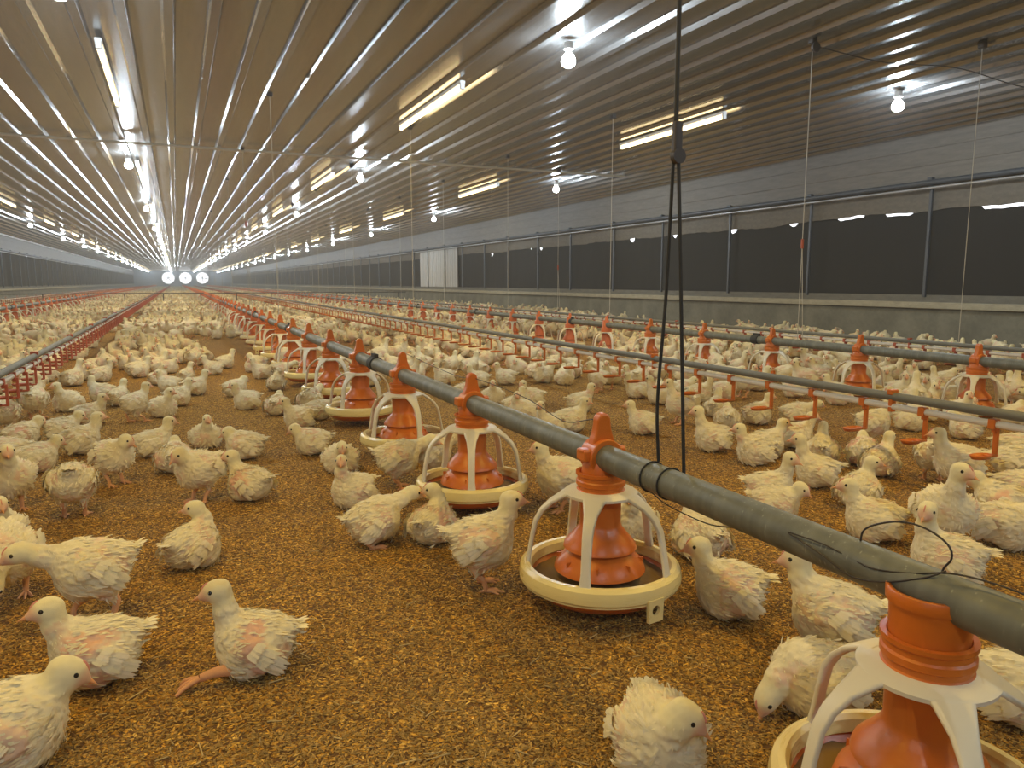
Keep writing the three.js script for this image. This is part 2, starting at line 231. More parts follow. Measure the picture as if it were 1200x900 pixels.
function surfaceNets(f, lo, hi, cell) {
  const n = [0, 1, 2].map((k) => Math.ceil((hi[k] - lo[k]) / cell) + 1), [nx, ny, nz] = n;
  const v = new Float32Array(nx * ny * nz).fill(NaN), id = (i, j, k) => i + nx * (j + ny * k);
  const at = (i, j, k) => { const q = id(i, j, k); return Number.isNaN(v[q]) ? (v[q] = f(lo[0] + i * cell, lo[1] + j * cell, lo[2] + k * cell)) : v[q]; };
  // coarse blocks first: whole blocks far from the surface are skipped
  const S = 4, P = [], I = [], cellId = new Int32Array(nx * ny * nz).fill(-1);
  const live = [];
  for (let k = 0; k < nz - 1; k += S) for (let j = 0; j < ny - 1; j += S) for (let i = 0; i < nx - 1; i += S) {
    const m = f(lo[0] + (i + S / 2) * cell, lo[1] + (j + S / 2) * cell, lo[2] + (k + S / 2) * cell);
    if (Math.abs(m) < cell * S * 1.5) live.push([i, j, k]);
  }
  for (const [I0, J0, K0] of live) for (let k = K0; k < Math.min(K0 + S, nz - 1); k++) for (let j = J0; j < Math.min(J0 + S, ny - 1); j++) for (let i = I0; i < Math.min(I0 + S, nx - 1); i++) {
    const c = [at(i, j, k), at(i + 1, j, k), at(i, j + 1, k), at(i + 1, j + 1, k), at(i, j, k + 1), at(i + 1, j, k + 1), at(i, j + 1, k + 1), at(i + 1, j + 1, k + 1)];
    let inside = 0; for (const x of c) if (x < 0) inside++;
    if (inside === 0 || inside === 8) continue;
    let sx = 0, sy = 0, sz = 0, m = 0;
    for (const [a, b] of EDGES) if ((c[a] < 0) !== (c[b] < 0)) {
      const t = c[a] / (c[a] - c[b]);
      sx += (a & 1) + (((b & 1) - (a & 1)) * t); sy += ((a >> 1) & 1) + ((((b >> 1) & 1) - ((a >> 1) & 1)) * t); sz += (a >> 2) + (((b >> 2) - (a >> 2)) * t); m++;
    }
    cellId[id(i, j, k)] = P.length / 3;
    P.push(lo[0] + (i + sx / m) * cell, lo[1] + (j + sy / m) * cell, lo[2] + (k + sz / m) * cell);
  }
  const quad = (a, b, c, d, flip) => { if (a < 0 || b < 0 || c < 0 || d < 0) return; flip ? I.push(a, c, b, a, d, c) : I.push(a, b, c, a, c, d); };
  for (const [I0, J0, K0] of live) for (let k = K0; k < K0 + S; k++) for (let j = J0; j < J0 + S; j++) for (let i = I0; i < I0 + S; i++) {
    if (i < 1 || j < 1 || k < 1 || i >= nx - 1 || j >= ny - 1 || k >= nz - 1 || cellId[id(i, j, k)] < 0) continue;
    const a = at(i, j, k) < 0, C = (x, y, z) => cellId[id(x, y, z)];
    if (a !== at(i + 1, j, k) < 0) quad(C(i, j - 1, k - 1), C(i, j, k - 1), C(i, j, k), C(i, j - 1, k), !a);
    if (a !== at(i, j + 1, k) < 0) quad(C(i - 1, j, k - 1), C(i - 1, j, k), C(i, j, k), C(i, j, k - 1), !a);
    if (a !== at(i, j, k + 1) < 0) quad(C(i - 1, j - 1, k), C(i, j - 1, k), C(i, j, k), C(i - 1, j, k), !a);
  }
  const g = new THREE.BufferGeometry();
  g.setAttribute('position', new THREE.Float32BufferAttribute(P, 3)); g.setIndex(I);
  return g;
}
const EDGES = [[0, 1], [2, 3], [4, 5], [6, 7], [0, 2], [1, 3], [4, 6], [5, 7], [0, 4], [1, 5], [2, 6], [3, 7]];
const perlin = new ImprovedNoise(), nz3 = (x, y, z) => perlin.noise(x + 31.7, y + 17.3, z + 5.9);

const NECK = { up: [0.026, 0.076], alert: [0.022, 0.098], hunch: [0.034, 0.046], fwd: [0.086, 0.034], tuck: [0.02, 0.04], peck: null };
const rotY = ([x, y, z], a) => [x * Math.cos(a) + z * Math.sin(a), y, -x * Math.sin(a) + z * Math.cos(a)];
const mixA = (a, b, t) => a.map((x, i) => x + (b[i] - x) * t);
const V3 = (a) => new THREE.Vector3(...a);

function colored(g, fn) {
  const p = g.attributes.position, c = new Float32Array(p.count * 3), o = [0, 0, 0];
  for (let i = 0; i < p.count; i++) { fn(p.getX(i), p.getY(i), p.getZ(i), o); c.set(o, i * 3); }
  g.setAttribute('color', new THREE.BufferAttribute(c, 3));
  return g;
}
const plain = (g, rgb) => colored(g, (x, y, z, o) => { o[0] = rgb[0]; o[1] = rgb[1]; o[2] = rgb[2]; });
const join = (list) => mergeGeometries(list.map((g) => { const h = g.index ? g.toNonIndexed() : g; for (const k of Object.keys(h.attributes)) if (!['position', 'normal', 'color'].includes(k)) h.deleteAttribute(k); if (!h.attributes.normal) h.computeVertexNormals(); return h; }));
const SHORT = 0.78;   // the body is this much shorter than the sizes below say
const SKIN = [0.72, 0.36, 0.25], SHANK = [0.74, 0.38, 0.18], BEAK = [0.72, 0.33, 0.13], WHITE = [0.84, 0.75, 0.5];

// one chicken, facing +x, standing on y = 0. type S sits, L sits with a leg out, C crouches, T stands, W walks
function chickenShape({ type = 'S', neck = 'up', turn = 0, cell = 0.004, seed = 1, detail = 1, bald = 1 }) {
  const R = rng(seed * 7919 + 13), up = type === 'T' || type === 'W', yb = up ? 0.126 : type === 'C' ? 0.08 : 0.066;
  const tilt = up ? (neck === 'peck' ? -0.2 : 0.1) : type === 'C' ? 0.22 : 0.07, ct = Math.cos(tilt), st = Math.sin(tilt), fat = 0.95 + R() * 0.1;
  const toWorld = ([x, y, z]) => [x * ct - y * st, yb + x * st + y * ct, z];
  const base = toWorld([0.04, 0.024, 0]), yaw = (turn * Math.PI) / 180;
  let top;
  if (neck === 'peck') top = [base[0] + 0.055, up ? 0.085 : 0.05, 0.02 * Math.sin(yaw)];
  else {
    const [nx, ny] = NECK[neck], back = Math.min(1, Math.abs(yaw) / 2.4), k = rotY([nx * (1 - 0.55 * back), 0, 0], yaw * 0.75);
    top = [base[0] + k[0], base[1] + ny, k[2]];
  }
  const pitch = neck === 'peck' ? -1.0 : neck === 'hunch' ? -0.5 : neck === 'fwd' ? -0.25 : neck === 'tuck' ? -0.4 : -0.1 + (R() - 0.5) * 0.2;
  const hd = rotY([Math.cos(pitch), Math.sin(pitch), 0], yaw), hs = V3(hd).cross(new THREE.Vector3(0, 1, 0)).normalize().toArray(), hu = V3(hs).cross(V3(hd)).normalize().toArray();
  const mid = mixA(base, top, 0.52); mid[0] += neck === 'alert' ? 0.006 : 0.012; 
  const head = top.map((x, i) => x + hd[i] * 0.012);
  const onHead = (f, u, s) => head.map((x, i) => x + hd[i] * f + hu[i] * u + hs[i] * s);
  const snout = onHead(0.022, -0.004, 0);
  const step = type === 'W' ? 0.032 : 0.008 * (R() - 0.5), leg = [1, -1].map((s) => ({ s, dx: s * step }));
  const wa = -0.22 + (R() - 0.5) * 0.12, cw = Math.cos(wa), sw = Math.sin(wa), droop = (up ? 0 : 0.006) + R() * 0.006;
  const bumps = 0.0042, o1 = R() * 50, o2 = R() * 50;
  const parts = (x, y, z) => {
    const qx = (x * ct + (y - yb) * st) / SHORT, qy = -x * st + (y - yb) * ct, az = Math.abs(z);
    let d = ell(qx, qy, z, 0.026, -0.003, 0, 0.07, 0.068, 0.07 * fat);
    d = smin(d, ell(qx, qy, z, -0.036, 0.0, 0, 0.068, 0.063, 0.067 * fat), 0.03);
    d = smin(d, ell(qx, qy, z, -0.096, 0.034, 0, 0.026, 0.015, 0.024), 0.026);
    if (up || type === 'C') for (const { s, dx } of leg) d = smin(d, cap(x, y, z, [-0.008 + dx * 0.3, yb - 0.028, s * 0.034], [-0.018 + dx * 0.6, up ? 0.056 : 0.035, s * 0.032], 0.034, 0.011), 0.02);
    else d = smin(d, ell(qx, qy, az, 0.012, -0.03, 0.038, 0.045, 0.03, 0.03), 0.02);
    // folded wings
    const wx = (qx + 0.018) * cw - (qy - 0.008 + droop) * sw, wy = (qx + 0.018) * sw + (qy - 0.008 + droop) * cw;
    d = smin(d, ell(wx, wy, az, 0, 0, 0.06 * fat, 0.062, 0.036, 0.0175), 0.005);
    d = smin(d, ell(wx, wy, az, 0.042, -0.004, 0.059 * fat, 0.022, 0.024, 0.0205), 0.007);
    if (!up) d = smax(d, 0.001 - y, 0.02);
    const feathered = d;
    d = smin(d, cap(x, y, z, base, mid, 0.035, 0.0215), 0.026);
    d = smin(d, cap(x, y, z, mid, top, 0.0215, 0.0185), 0.016);
    // the head in its own axes
    const hx = x - head[0], hy = y - head[1], hz = z - head[2], a = hx * hd[0] + hy * hd[1] + hz * hd[2], b = hx * hu[0] + hy * hu[1] + hz * hu[2], c = hx * hs[0] + hy * hs[1] + hz * hs[2];
    const dh = smin(ell(a, b, c, 0, 0.001, 0, 0.0265, 0.0225, 0.0195), cap(a, b, c, [0.01, -0.002, 0], [0.03, -0.006, 0], 0.0155, 0.0075), 0.012);
    return [smin(d, dh, 0.014), feathered, dh];
  };
  const f = (x, y, z) => {
    const [d, , dh] = parts(x, y, z);
    if (Math.abs(d) > 0.03) return d;
    const soft = Math.min(1, Math.max(0, dh / 0.03));
    return d + soft * bumps * (nz3(x * 55 + o1, y * 120, z * 120 + o2) * 1.1 + 0.7 * nz3(x * 130 + o2, y * 190 + o1, z * 190)) - soft * 0.002 * nz3(x * 26, y * 30 + o2, z * 30 + o1);
  };
  const reach = Math.max(top[0], 0.1) + 0.07, g0 = surfaceNets(f, [-0.16, -0.006, -0.115 - Math.abs(Math.min(0, top[2]))], [reach, Math.max(top[1] + 0.05, yb + 0.08), 0.115 + Math.abs(top[2])], cell);
  g0.computeVertexNormals();
  // plumage white to cream; bare pink skin shows in ragged patches on flanks and face; soiled breast in blotches
  colored(g0, (x, y, z, o) => {
    const [, , dh] = parts(x, y, z), face = Math.max(0, 1 - Math.hypot(x - snout[0], y - snout[1], z - snout[2]) / 0.024);
    const n1 = nz3(x * 16 + o1, y * 16, z * 16 + o2), n2 = nz3(x * 90, y * 90 + o1, z * 90);
    let pink = Math.max(0, Math.min(1, (n1 - 0.16 + (Math.abs(z) > 0.035 && x < 0.03 ? 0.26 : -0.1) + n2 * 0.3) * 3)) * 0.5; if (bald > 1 && dh > 0.02) pink = Math.max(pink, 0.75 * Math.max(0, Math.min(1, (0.35 + n1 * 1.2 + n2 * 0.35 - Math.abs(x + 0.02) * 9 + Math.min(0, Math.abs(z) - 0.045) * 14) * 2.2)));
    if (dh < 0.012) pink = 0;
    pink = Math.max(pink, Math.min(0.85, face * 1.5));
    const soil = Math.max(0, Math.min(1, (nz3(x * 17 + o2, y * 17, z * 17 + o1) + n2 * 0.4 - 0.2) * 2.5)) * 0.35, w = 0.95 + n2 * 0.08;
    const yellow = dh < 0.02 ? 0.9 : 1;
    const s = [0.5, 0.36, 0.17];
    for (let k = 0; k < 3; k++) { const c = (WHITE[k] * w * (k === 2 ? yellow : 1)) * (1 - pink) + SKIN[k] * pink; o[k] = c * (1 - soil) + s[k] * soil; }
  });
  // shanks and toes
  const tubes = [], tube = (pts, r0, r1, rgb = SHANK, seg = 6) => {
    const curve = new THREE.CatmullRomCurve3(pts.map(V3)), n = 6, t = new THREE.TubeGeometry(curve, n, 1, seg, false), p = t.attributes.position;
    for (let i = 0; i <= n; i++) { const c = curve.getPointAt(i / n), r = r0 + (r1 - r0) * (i / n); for (let j = 0; j <= seg; j++) { const q = i * (seg + 1) + j; p.setXYZ(q, c.x + (p.getX(q) - c.x) * r, c.y + (p.getY(q) - c.y) * r, c.z + (p.getZ(q) - c.z) * r); } }
    t.computeVertexNormals();
    tubes.push(plain(t, rgb));
  };
  const foot = (x, y, z, dir = 0, flat = 0) => { for (const a of [-0.45, 0, 0.45]) { const L = a ? 0.036 : 0.044, k = dir + a; tube([[x, y + 0.006, z], [x + Math.cos(k) * L * 0.5, y + 0.007 + flat, z + Math.sin(k) * L * 0.5], [x + Math.cos(k) * L, y + 0.002 + flat, z + Math.sin(k) * L]], 0.0055, 0.0028); } tube([[x, y + 0.006, z], [x - 0.016 * Math.cos(dir), y + 0.003, z - 0.016 * Math.sin(dir)]], 0.0045, 0.0025); };
  if (up) for (const { s, dx } of leg) { const fx = dx * 1.2 + 0.004; tube([[-0.02 + dx * 0.5, 0.068, s * 0.032], [-0.024 + dx * 0.7, 0.052, s * 0.032], [fx - 0.006, 0.03, s * 0.031], [fx, 0.006, s * 0.031]], 0.0095, 0.0065); foot(fx, 0, s * 0.031, s * 0.15); }
  if (type === 'C') for (const s of [1, -1]) { tube([[-0.03, 0.045, s * 0.034], [-0.042, 0.028, s * 0.036], [-0.03, 0.012, s * 0.04], [-0.02, 0.005, s * 0.042]], 0.0095, 0.0065); foot(-0.018, 0, s * 0.042, s * 0.2); }
  if (type === 'L') { tube([[0.02, 0.03, -0.045], [0.065, 0.038, -0.062], [0.098, 0.03, -0.066]], 0.016, 0.009, [0.74, 0.36, 0.16]); for (const a of [-0.25, 0, 0.25]) tube([[0.1, 0.03, -0.066], [0.128, 0.02 + a * 0.01, -0.066 + a * 0.05], [0.142, 0.008, -0.066 + a * 0.09]], 0.0065, 0.0035, [0.74, 0.36, 0.16]); }
  const body = join([g0, ...tubes]);
  // ---- feathers: thin pointed blades
  const blades = () => ({ P: [], C: [] });
  const put = (B, p, dir, n, L, W, lift, tone) => {
    const d = dir.clone().addScaledVector(n, lift).normalize(), s = d.clone().cross(n).normalize(), at = (l, w, u) => p.clone().addScaledVector(d, l * L).addScaledVector(s, w * W).addScaledVector(n, u * L - 0.0008);
    const a = at(0, -0.28, 0), b = at(0, 0.28, 0), c = at(0.45, -0.5, 0.05), e = at(0.45, 0.5, 0.05), m = at(0.85, -0.33, 0.03), k = at(0.85, 0.33, 0.03), t = at(1, 0, -0.01);
    for (const [x, y, z] of [[a, b, c], [b, e, c], [c, e, m], [e, k, m], [m, k, t]]) { B.P.push(...x.toArray(), ...y.toArray(), ...z.toArray()); for (let i = 0; i < 3; i++) B.C.push(...tone); }
  };
  const finish = (B) => { const g = new THREE.BufferGeometry(); g.setAttribute('position', new THREE.Float32BufferAttribute(B.P, 3)); g.setAttribute('color', new THREE.Float32BufferAttribute(B.C, 3)); g.computeVertexNormals(); return g; };
  const tone = () => { const w = 0.92 + R() * 0.16; return [WHITE[0] * w, WHITE[1] * w * (0.985 + R() * 0.03), WHITE[2] * w * (0.93 + R() * 0.14)]; };
  const coat = blades(), pos = g0.attributes.position, nor = g0.attributes.normal, want = Math.round(1000 * detail), p = new THREE.Vector3(), n = new THREE.Vector3(), flow = new THREE.Vector3();
  for (let i = 0, made = 0; made < want && i < want * 4; i++) {
    const q = Math.floor(R() * pos.count); p.fromBufferAttribute(pos, q); n.fromBufferAttribute(nor, q);
    const [, body_, dh] = parts(p.x, p.y, p.z), onNeck = body_ > 0.006;
    if (dh < 0.006 || (bald > 1 && p.x < 0.02 && Math.abs(p.z) > 0.045 && R() < 0.75) || p.y < 0.012 || (dh < 0.03 && R() < 0.7)) continue;
    flow.set(onNeck ? -0.5 : -1, onNeck ? -1 : -0.12, (R() - 0.5) * 0.5); if (up && p.y < yb - 0.05) flow.set(-0.4, -1, 0);
    flow.addScaledVector(n, -flow.dot(n)); if (flow.lengthSq() < 0.02) continue; flow.normalize();
    put(coat, p, flow, n, (onNeck ? 0.008 : 0.011 + R() * 0.012) * (detail < 0.5 ? 1.3 : 1), (onNeck ? 0.0022 : 0.0026 + R() * 0.0026) * (detail < 0.5 ? 1.8 : 1), 0.04 + R() * R() * 0.4, tone()); made++;
  }
  const field = (q) => parts(q.x, q.y, q.z)[0], e0 = 0.0015, grad = (q) => { const d = field(q); return new THREE.Vector3(parts(q.x + e0, q.y, q.z)[0] - d, parts(q.x, q.y + e0, q.z)[0] - d, parts(q.x, q.y, q.z + e0)[0] - d).normalize(); };
  const settle = (q, off) => { for (let i = 0; i < 4; i++) q.addScaledVector(grad(q), off - field(q)); return q; };
  const wings = [1, -1].map((s) => {
    const B = blades(), spread = R() * 0.25, rows = detail > 0.3 ? [[9, 0.046, 0.0088, -0.018, -0.014, 0.001], [9, 0.036, 0.008, 0.004, -0.004, 0.0026], [8, 0.024, 0.007, 0.024, 0.006, 0.004]] : [[5, 0.06, 0.018, -0.01, -0.008, 0.0015]];
    for (const [count, L, W, x0, y0, off] of rows) for (let i = 0; i < count; i++) {
      const t = i / (count - 1), lx = x0 - t * 0.016, ly = y0 + t * 0.034, ang = -0.12 - spread + t * 0.3;
      const spot = (ux, uy) => V3(toWorld([(ux * cw + uy * sw - 0.018) * SHORT, -ux * sw + uy * cw + 0.008 - droop, s * 0.09]));
      const w0 = settle(spot(lx, ly), off + i * 0.0003), w1 = settle(spot(lx - Math.cos(ang) * L, ly + Math.sin(ang) * L), off + 0.003 + R() * 0.003);
      const nn = grad(w0); put(B, w0, w1.sub(w0).normalize(), nn, L * (0.82 + R() * 0.32), W * (0.85 + R() * 0.3), 0.02 + R() * 0.1, tone());
    }
    return finish(B);
  });
  const TB = blades();
  for (let i = 0; i < 9; i++) { const a = (i / 8 - 0.5) * 1.15, p0 = V3(toWorld([-0.078, 0.036, Math.sin(a) * 0.014])), dir = V3([-Math.cos(a), (up ? 0.32 : 0.08) + R() * 0.2 - 0.12 * Math.abs(a), Math.sin(a) * 0.9]).normalize(); put(TB, p0, dir, new THREE.Vector3(0.3, 1, 0).normalize(), 0.03 + R() * 0.014, 0.013, 0.02, tone()); }
  // beak, comb, eyes
  const beak = new THREE.ConeGeometry(0.0076, 0.021, 8, 4); beak.rotateZ(-Math.PI / 2); beak.scale(1, 0.95, 0.8);
  { const q = beak.attributes.position; for (let i = 0; i < q.count; i++) { const t = (q.getX(i) + 0.0105) / 0.021; q.setY(i, q.getY(i) - 0.0045 * t * t); } }
  const orient = new THREE.Matrix4().makeBasis(V3(hd), V3(hu), V3(hs)).setPosition(V3(onHead(0.0395, -0.006, 0)));
  beak.applyMatrix4(orient); beak.computeVertexNormals();
  const comb = new THREE.SphereGeometry(1, 8, 6); comb.scale(0.0105, 0.0036, 0.002);
  comb.applyMatrix4(new THREE.Matrix4().makeBasis(V3(hd), V3(hu), V3(hs)).setPosition(V3(onHead(0.0195, 0.0155, 0))).multiply(new THREE.Matrix4().makeRotationZ(-0.75)));
  const eyes = [1, -1].map((s) => { const e = new THREE.SphereGeometry(0.0049, 10, 8); e.translate(...onHead(0.0095, 0.0045, s * 0.0168)); return e; });
  return { body, plumage: finish(coat), wings, tail: finish(TB), beak, comb, eyes };
}
function wholeChicken(o) {   // all in one mesh, for those too small to show their parts
  const c = chickenShape(o);
  return join([c.body, c.plumage, ...c.wings, c.tail, plain(c.beak, BEAK), plain(c.comb, [0.7, 0.28, 0.2]), ...c.eyes.map((e) => plain(e, [0.03, 0.02, 0.015]))]);
}
// ---------------------------------------------------------------- feed lines
const FEED = [[-2.6, 0.33], [0.87, 0.355], [4.2, 0.3]];
const feedNames = ['grey feed pipe beyond the drinker line with red cups', 'thick grey feed pipe hung from the black ropes, carrying the big feeders', 'grey feed pipe along the concrete wall side'];
FEED.forEach(([X, Y], i) => {
  const z0 = i === 0 ? -9 : 1.5, t = thing('feed_pipe', feedNames[i], 'feed pipe', [X, Y, 0]);
  for (let z = z0, k = 0; z > -124; z -= 3.05, k++) part(t, 'pipe_length', metres(alongZ(0.03, z, Math.max(z - 3.05, -124.2), 0, 0, 24), 2, 0), M.steel);
  const coupler = fuse(alongZ(0.036, 0.035, -0.035, 0, 0, 24), roundAt(0.02, 0.02, 0.07, 0.003, 0, 0.04, 0)); for (let z = i === 1 ? -3.58 : z0 - 3.05; z > -60; z -= 3.05) part(t, 'coupler', coupler, M.black, [0, 0, z]);
});
// pan feeder: orange dish and hopper, cream rim, five-armed grill
const armG = (() => {
  const path = [[0.06, 0.274, 0.062], [0.085, 0.267, 0.048], [0.115, 0.248, 0.031], [0.136, 0.228, 0.025], [0.15, 0.203, 0.023], [0.158, 0.165, 0.021], [0.164, 0.13, 0.021], [0.169, 0.1, 0.027]], P = [], I = [], T = 0.0048;
  path.forEach(([r, y, w], i) => { const a = path[Math.max(0, i - 1)], b = path[Math.min(path.length - 1, i + 1)], dx = b[0] - a[0], dy = b[1] - a[1], L = Math.hypot(dx, dy), nx = -dy / L, ny = dx / L; for (const [s, u, e] of [[-1, 0.6, 1], [-0.72, 1, 1], [0.72, 1, 1], [1, 0.6, 1], [1, -0.6, 1], [0.72, -1, 1], [-0.72, -1, 1], [-1, -0.6, 1]]) P.push(r + nx * T * u * -1, y + ny * T * u * -1, (s * w) / 2); });
  for (let i = 0; i < path.length - 1; i++) for (let k = 0; k < 8; k++) { const a = i * 8 + k, b = i * 8 + ((k + 1) % 8); I.push(a, b, a + 8, b, b + 8, a + 8); }
  const g = new THREE.BufferGeometry(); g.setAttribute('position', new THREE.Float32BufferAttribute(P, 3)); g.setIndex(I); g.computeVertexNormals(); return g;
})();
const FG = {
  pan: lathe([[0, 0.03], [0.1, 0.03], [0.145, 0.038], [0.172, 0.06], [0.178, 0.074], [0.168, 0.076], [0.144, 0.048], [0.1, 0.04], [0, 0.04]]),
  rim: lathe([[0.158, 0.08], [0.16, 0.1], [0.166, 0.107], [0.176, 0.107], [0.185, 0.1], [0.1885, 0.086], [0.188, 0.074], [0.184, 0.069], [0.184, 0.066], [0.176, 0.066], [0.158, 0.08]], 56),
  ring: lathe([[0.048, 0.266], [0.076, 0.263], [0.084, 0.266], [0.085, 0.272], [0.08, 0.276], [0.048, 0.28], [0.048, 0.266]], 40),
  collar: lathe([[0.047, 0.27], [0.056, 0.27], [0.057, 0.278], [0.0535, 0.281], [0.0535, 0.288], [0.057, 0.291], [0.057, 0.3], [0.0545, 0.303], [0.0545, 0.31], [0.058, 0.314], [0.058, 0.32], [0.05, 0.32], [0.047, 0.31]], 40),
  neck: lathe([[0.045, 0.262], [0.0475, 0.3], [0.0445, 0.325], [0.041, 0.345], [0.037, 0.347], [0.037, 0.27]], 32),
  hopper: lathe([[0.048, 0.272], [0.047, 0.2], [0.05, 0.19], [0.066, 0.17], [0.082, 0.152], [0.085, 0.142], [0.082, 0.142], [0.062, 0.164], [0.044, 0.19], [0.044, 0.27]], 40),
  skirt: lathe([[0.05, 0.16], [0.056, 0.148], [0.08, 0.128], [0.1, 0.108], [0.106, 0.09], [0.103, 0.088], [0.092, 0.106], [0.06, 0.136], [0.046, 0.16]], 40),
  spike: (() => { const s = new THREE.Shape(); s.moveTo(-0.03, -0.012); s.lineTo(-0.022, 0.012); s.quadraticCurveTo(-0.014, 0.03, -0.0125, 0.055); s.quadraticCurveTo(-0.01, 0.066, 0, 0.067); s.quadraticCurveTo(0.01, 0.066, 0.0125, 0.055); s.quadraticCurveTo(0.014, 0.03, 0.022, 0.012); s.lineTo(0.03, -0.012); const g = new THREE.ExtrudeGeometry(s, { depth: 0.018, bevelEnabled: true, bevelSize: 0.004, bevelThickness: 0.004, bevelSegments: 2, curveSegments: 6 }); g.translate(0, 0.385, -0.009); return g; })(),
  fin: boxAt(0.034, 0.03, 0.003, 0.083, 0.105, 0),
  tab: (() => { const s = new THREE.Shape(); s.moveTo(-0.022, 0); s.lineTo(0.022, 0); s.lineTo(0.02, -0.05); s.lineTo(-0.02, -0.05); s.closePath(); const h = new THREE.Path(); h.absarc(0, -0.024, 0.011, 0, Math.PI * 2, true); s.holes.push(h); const g = new THREE.ExtrudeGeometry(s, { depth: 0.008, bevelEnabled: false, curveSegments: 12 }); g.rotateY(Math.PI / 2); g.translate(0.182, 0.078, 0); return g; })(),
};
for (const k of ['hopper', 'skirt', 'collar', 'ring', 'rim', 'pan']) FG[k] = toCreasedNormals(FG[k], 0.6);
// saddle: short sleeve round the pipe with two ears
FG.saddle = (() => { const s = new THREE.Shape(); s.absarc(0, 0, 0.0405, 0, Math.PI * 2, false); const h = new THREE.Path(); h.absarc(0, 0, 0.0305, 0, Math.PI * 2, true); s.holes.push(h); const g = new THREE.ExtrudeGeometry(s, { depth: 0.05, bevelEnabled: true, bevelSize: 0.002, bevelThickness: 0.002, bevelSegments: 1, curveSegments: 24 }); g.translate(0, 0.355, -0.025); return fuse(g, roundAt(0.112, 0.01, 0.03, 0.004, 0, 0.372, 0), roundAt(0.018, 0.026, 0.04, 0.004, 0.046, 0.362, 0), roundAt(0.018, 0.026, 0.04, 0.004, -0.046, 0.362, 0)); })();
FG.openNeck = lathe([[0.045, 0.262], [0.0475, 0.3], [0.049, 0.345], [0.05, 0.362], [0.054, 0.364], [0.0545, 0.38], [0.048, 0.381], [0.045, 0.36], [0.043, 0.27]], 36);
FG.feed = (() => { const r = new THREE.RingGeometry(0.02, 0.161, 48, 10); r.rotateX(-Math.PI / 2); const p = r.attributes.position; for (let i = 0; i < p.count; i++) p.setY(i, 0.066 + 0.006 * perlin0.noise(p.getX(i) * 40, 2, p.getZ(i) * 40) + 0.004 * perlin0.noise(p.getX(i) * 110, 5, p.getZ(i) * 110)); r.computeVertexNormals(); return r; })();
function feeder(X, Z, Y, turn, label, group, open) {
  const t = thing('pan_feeder', label, 'feeder', [X, Y - 0.355, -Z], 0, group), g = new THREE.Group();
  part(t, 'pan', FG.pan, M.orange); part(t, 'rim', FG.rim, M.cream);
  const gr = part(t, 'grill', FG.ring, M.grill); gr.rotation.y = turn; for (let k = 0; k < 5; k++) part(gr, 'grill_arm', armG, M.grill, null, (k * Math.PI * 2) / 5 + 1e-6);
  part(t, 'collar', FG.collar, M.orange); part(t, 'hopper', FG.hopper, M.orange);
  const sk = part(t, 'skirt', FG.skirt, M.orange); for (let k = 0; k < 8; k++) part(sk, 'fin', FG.fin, M.orange, null, k * Math.PI / 4 + 0.2);
  if (open) part(t, 'neck', FG.openNeck, M.orange);
  else { const n = part(t, 'neck', FG.neck, M.orange); part(t, 'saddle', FG.saddle, M.orange); part(t, 'spike', FG.spike, M.orange).rotation.y = Math.PI / 2 - 1.57; }
  const fe = part(t, 'feed', FG.feed, M.feed); fe.userData.kind = 'stuff';
  const tb = part(t, 'lock_tab', FG.tab, M.cream); tb.rotation.y = turn + 0.88;
  return t;
}
const lowFeeder = (() => {   // the same feeder in one mesh, for those too far off to show their parts
  const low = (pts, rgb, seg) => plain(lathe(pts, seg), rgb), O = [0.62, 0.135, 0.018], K = [0.8, 0.7, 0.42], W = [0.78, 0.72, 0.56];
  const arms = []; for (let k = 0; k < 5; k++) { const a = armG.clone(); a.rotateY((k * Math.PI * 2) / 5); arms.push(plain(a, W)); }
  return join([low([[0, 0.03], [0.1, 0.03], [0.172, 0.06], [0.178, 0.074]], O, 20), low([[0.158, 0.08], [0.164, 0.107], [0.185, 0.1], [0.188, 0.074], [0.176, 0.066], [0.158, 0.08]], K, 22), low([[0.048, 0.266], [0.085, 0.268], [0.08, 0.276], [0.048, 0.28]], W, 16), low([[0.05, 0.27], [0.057, 0.278], [0.057, 0.32], [0.044, 0.325], [0.04, 0.4], [0.018, 0.405], [0.014, 0.445], [0, 0.45]], O, 14), low([[0.048, 0.272], [0.047, 0.2], [0.085, 0.142], [0.06, 0.142], [0.106, 0.09]], O, 18), ...arms]);
})();
M.feederFar = new THREE.MeshStandardMaterial({ vertexColors: true, roughness: 0.5 });
const special = ['orange and cream pan feeder with wire tied at its neck and no top spike', 'large orange and cream pan feeder beside the black ropes', 'second pan feeder along the pipe behind the rope-side one', 'third pan feeder along the pipe behind the rope-side one', 'fourth pan feeder along the pipe, by the black coupling', 'fifth pan feeder along the pipe behind the rope-side one'];
const PANS = [];
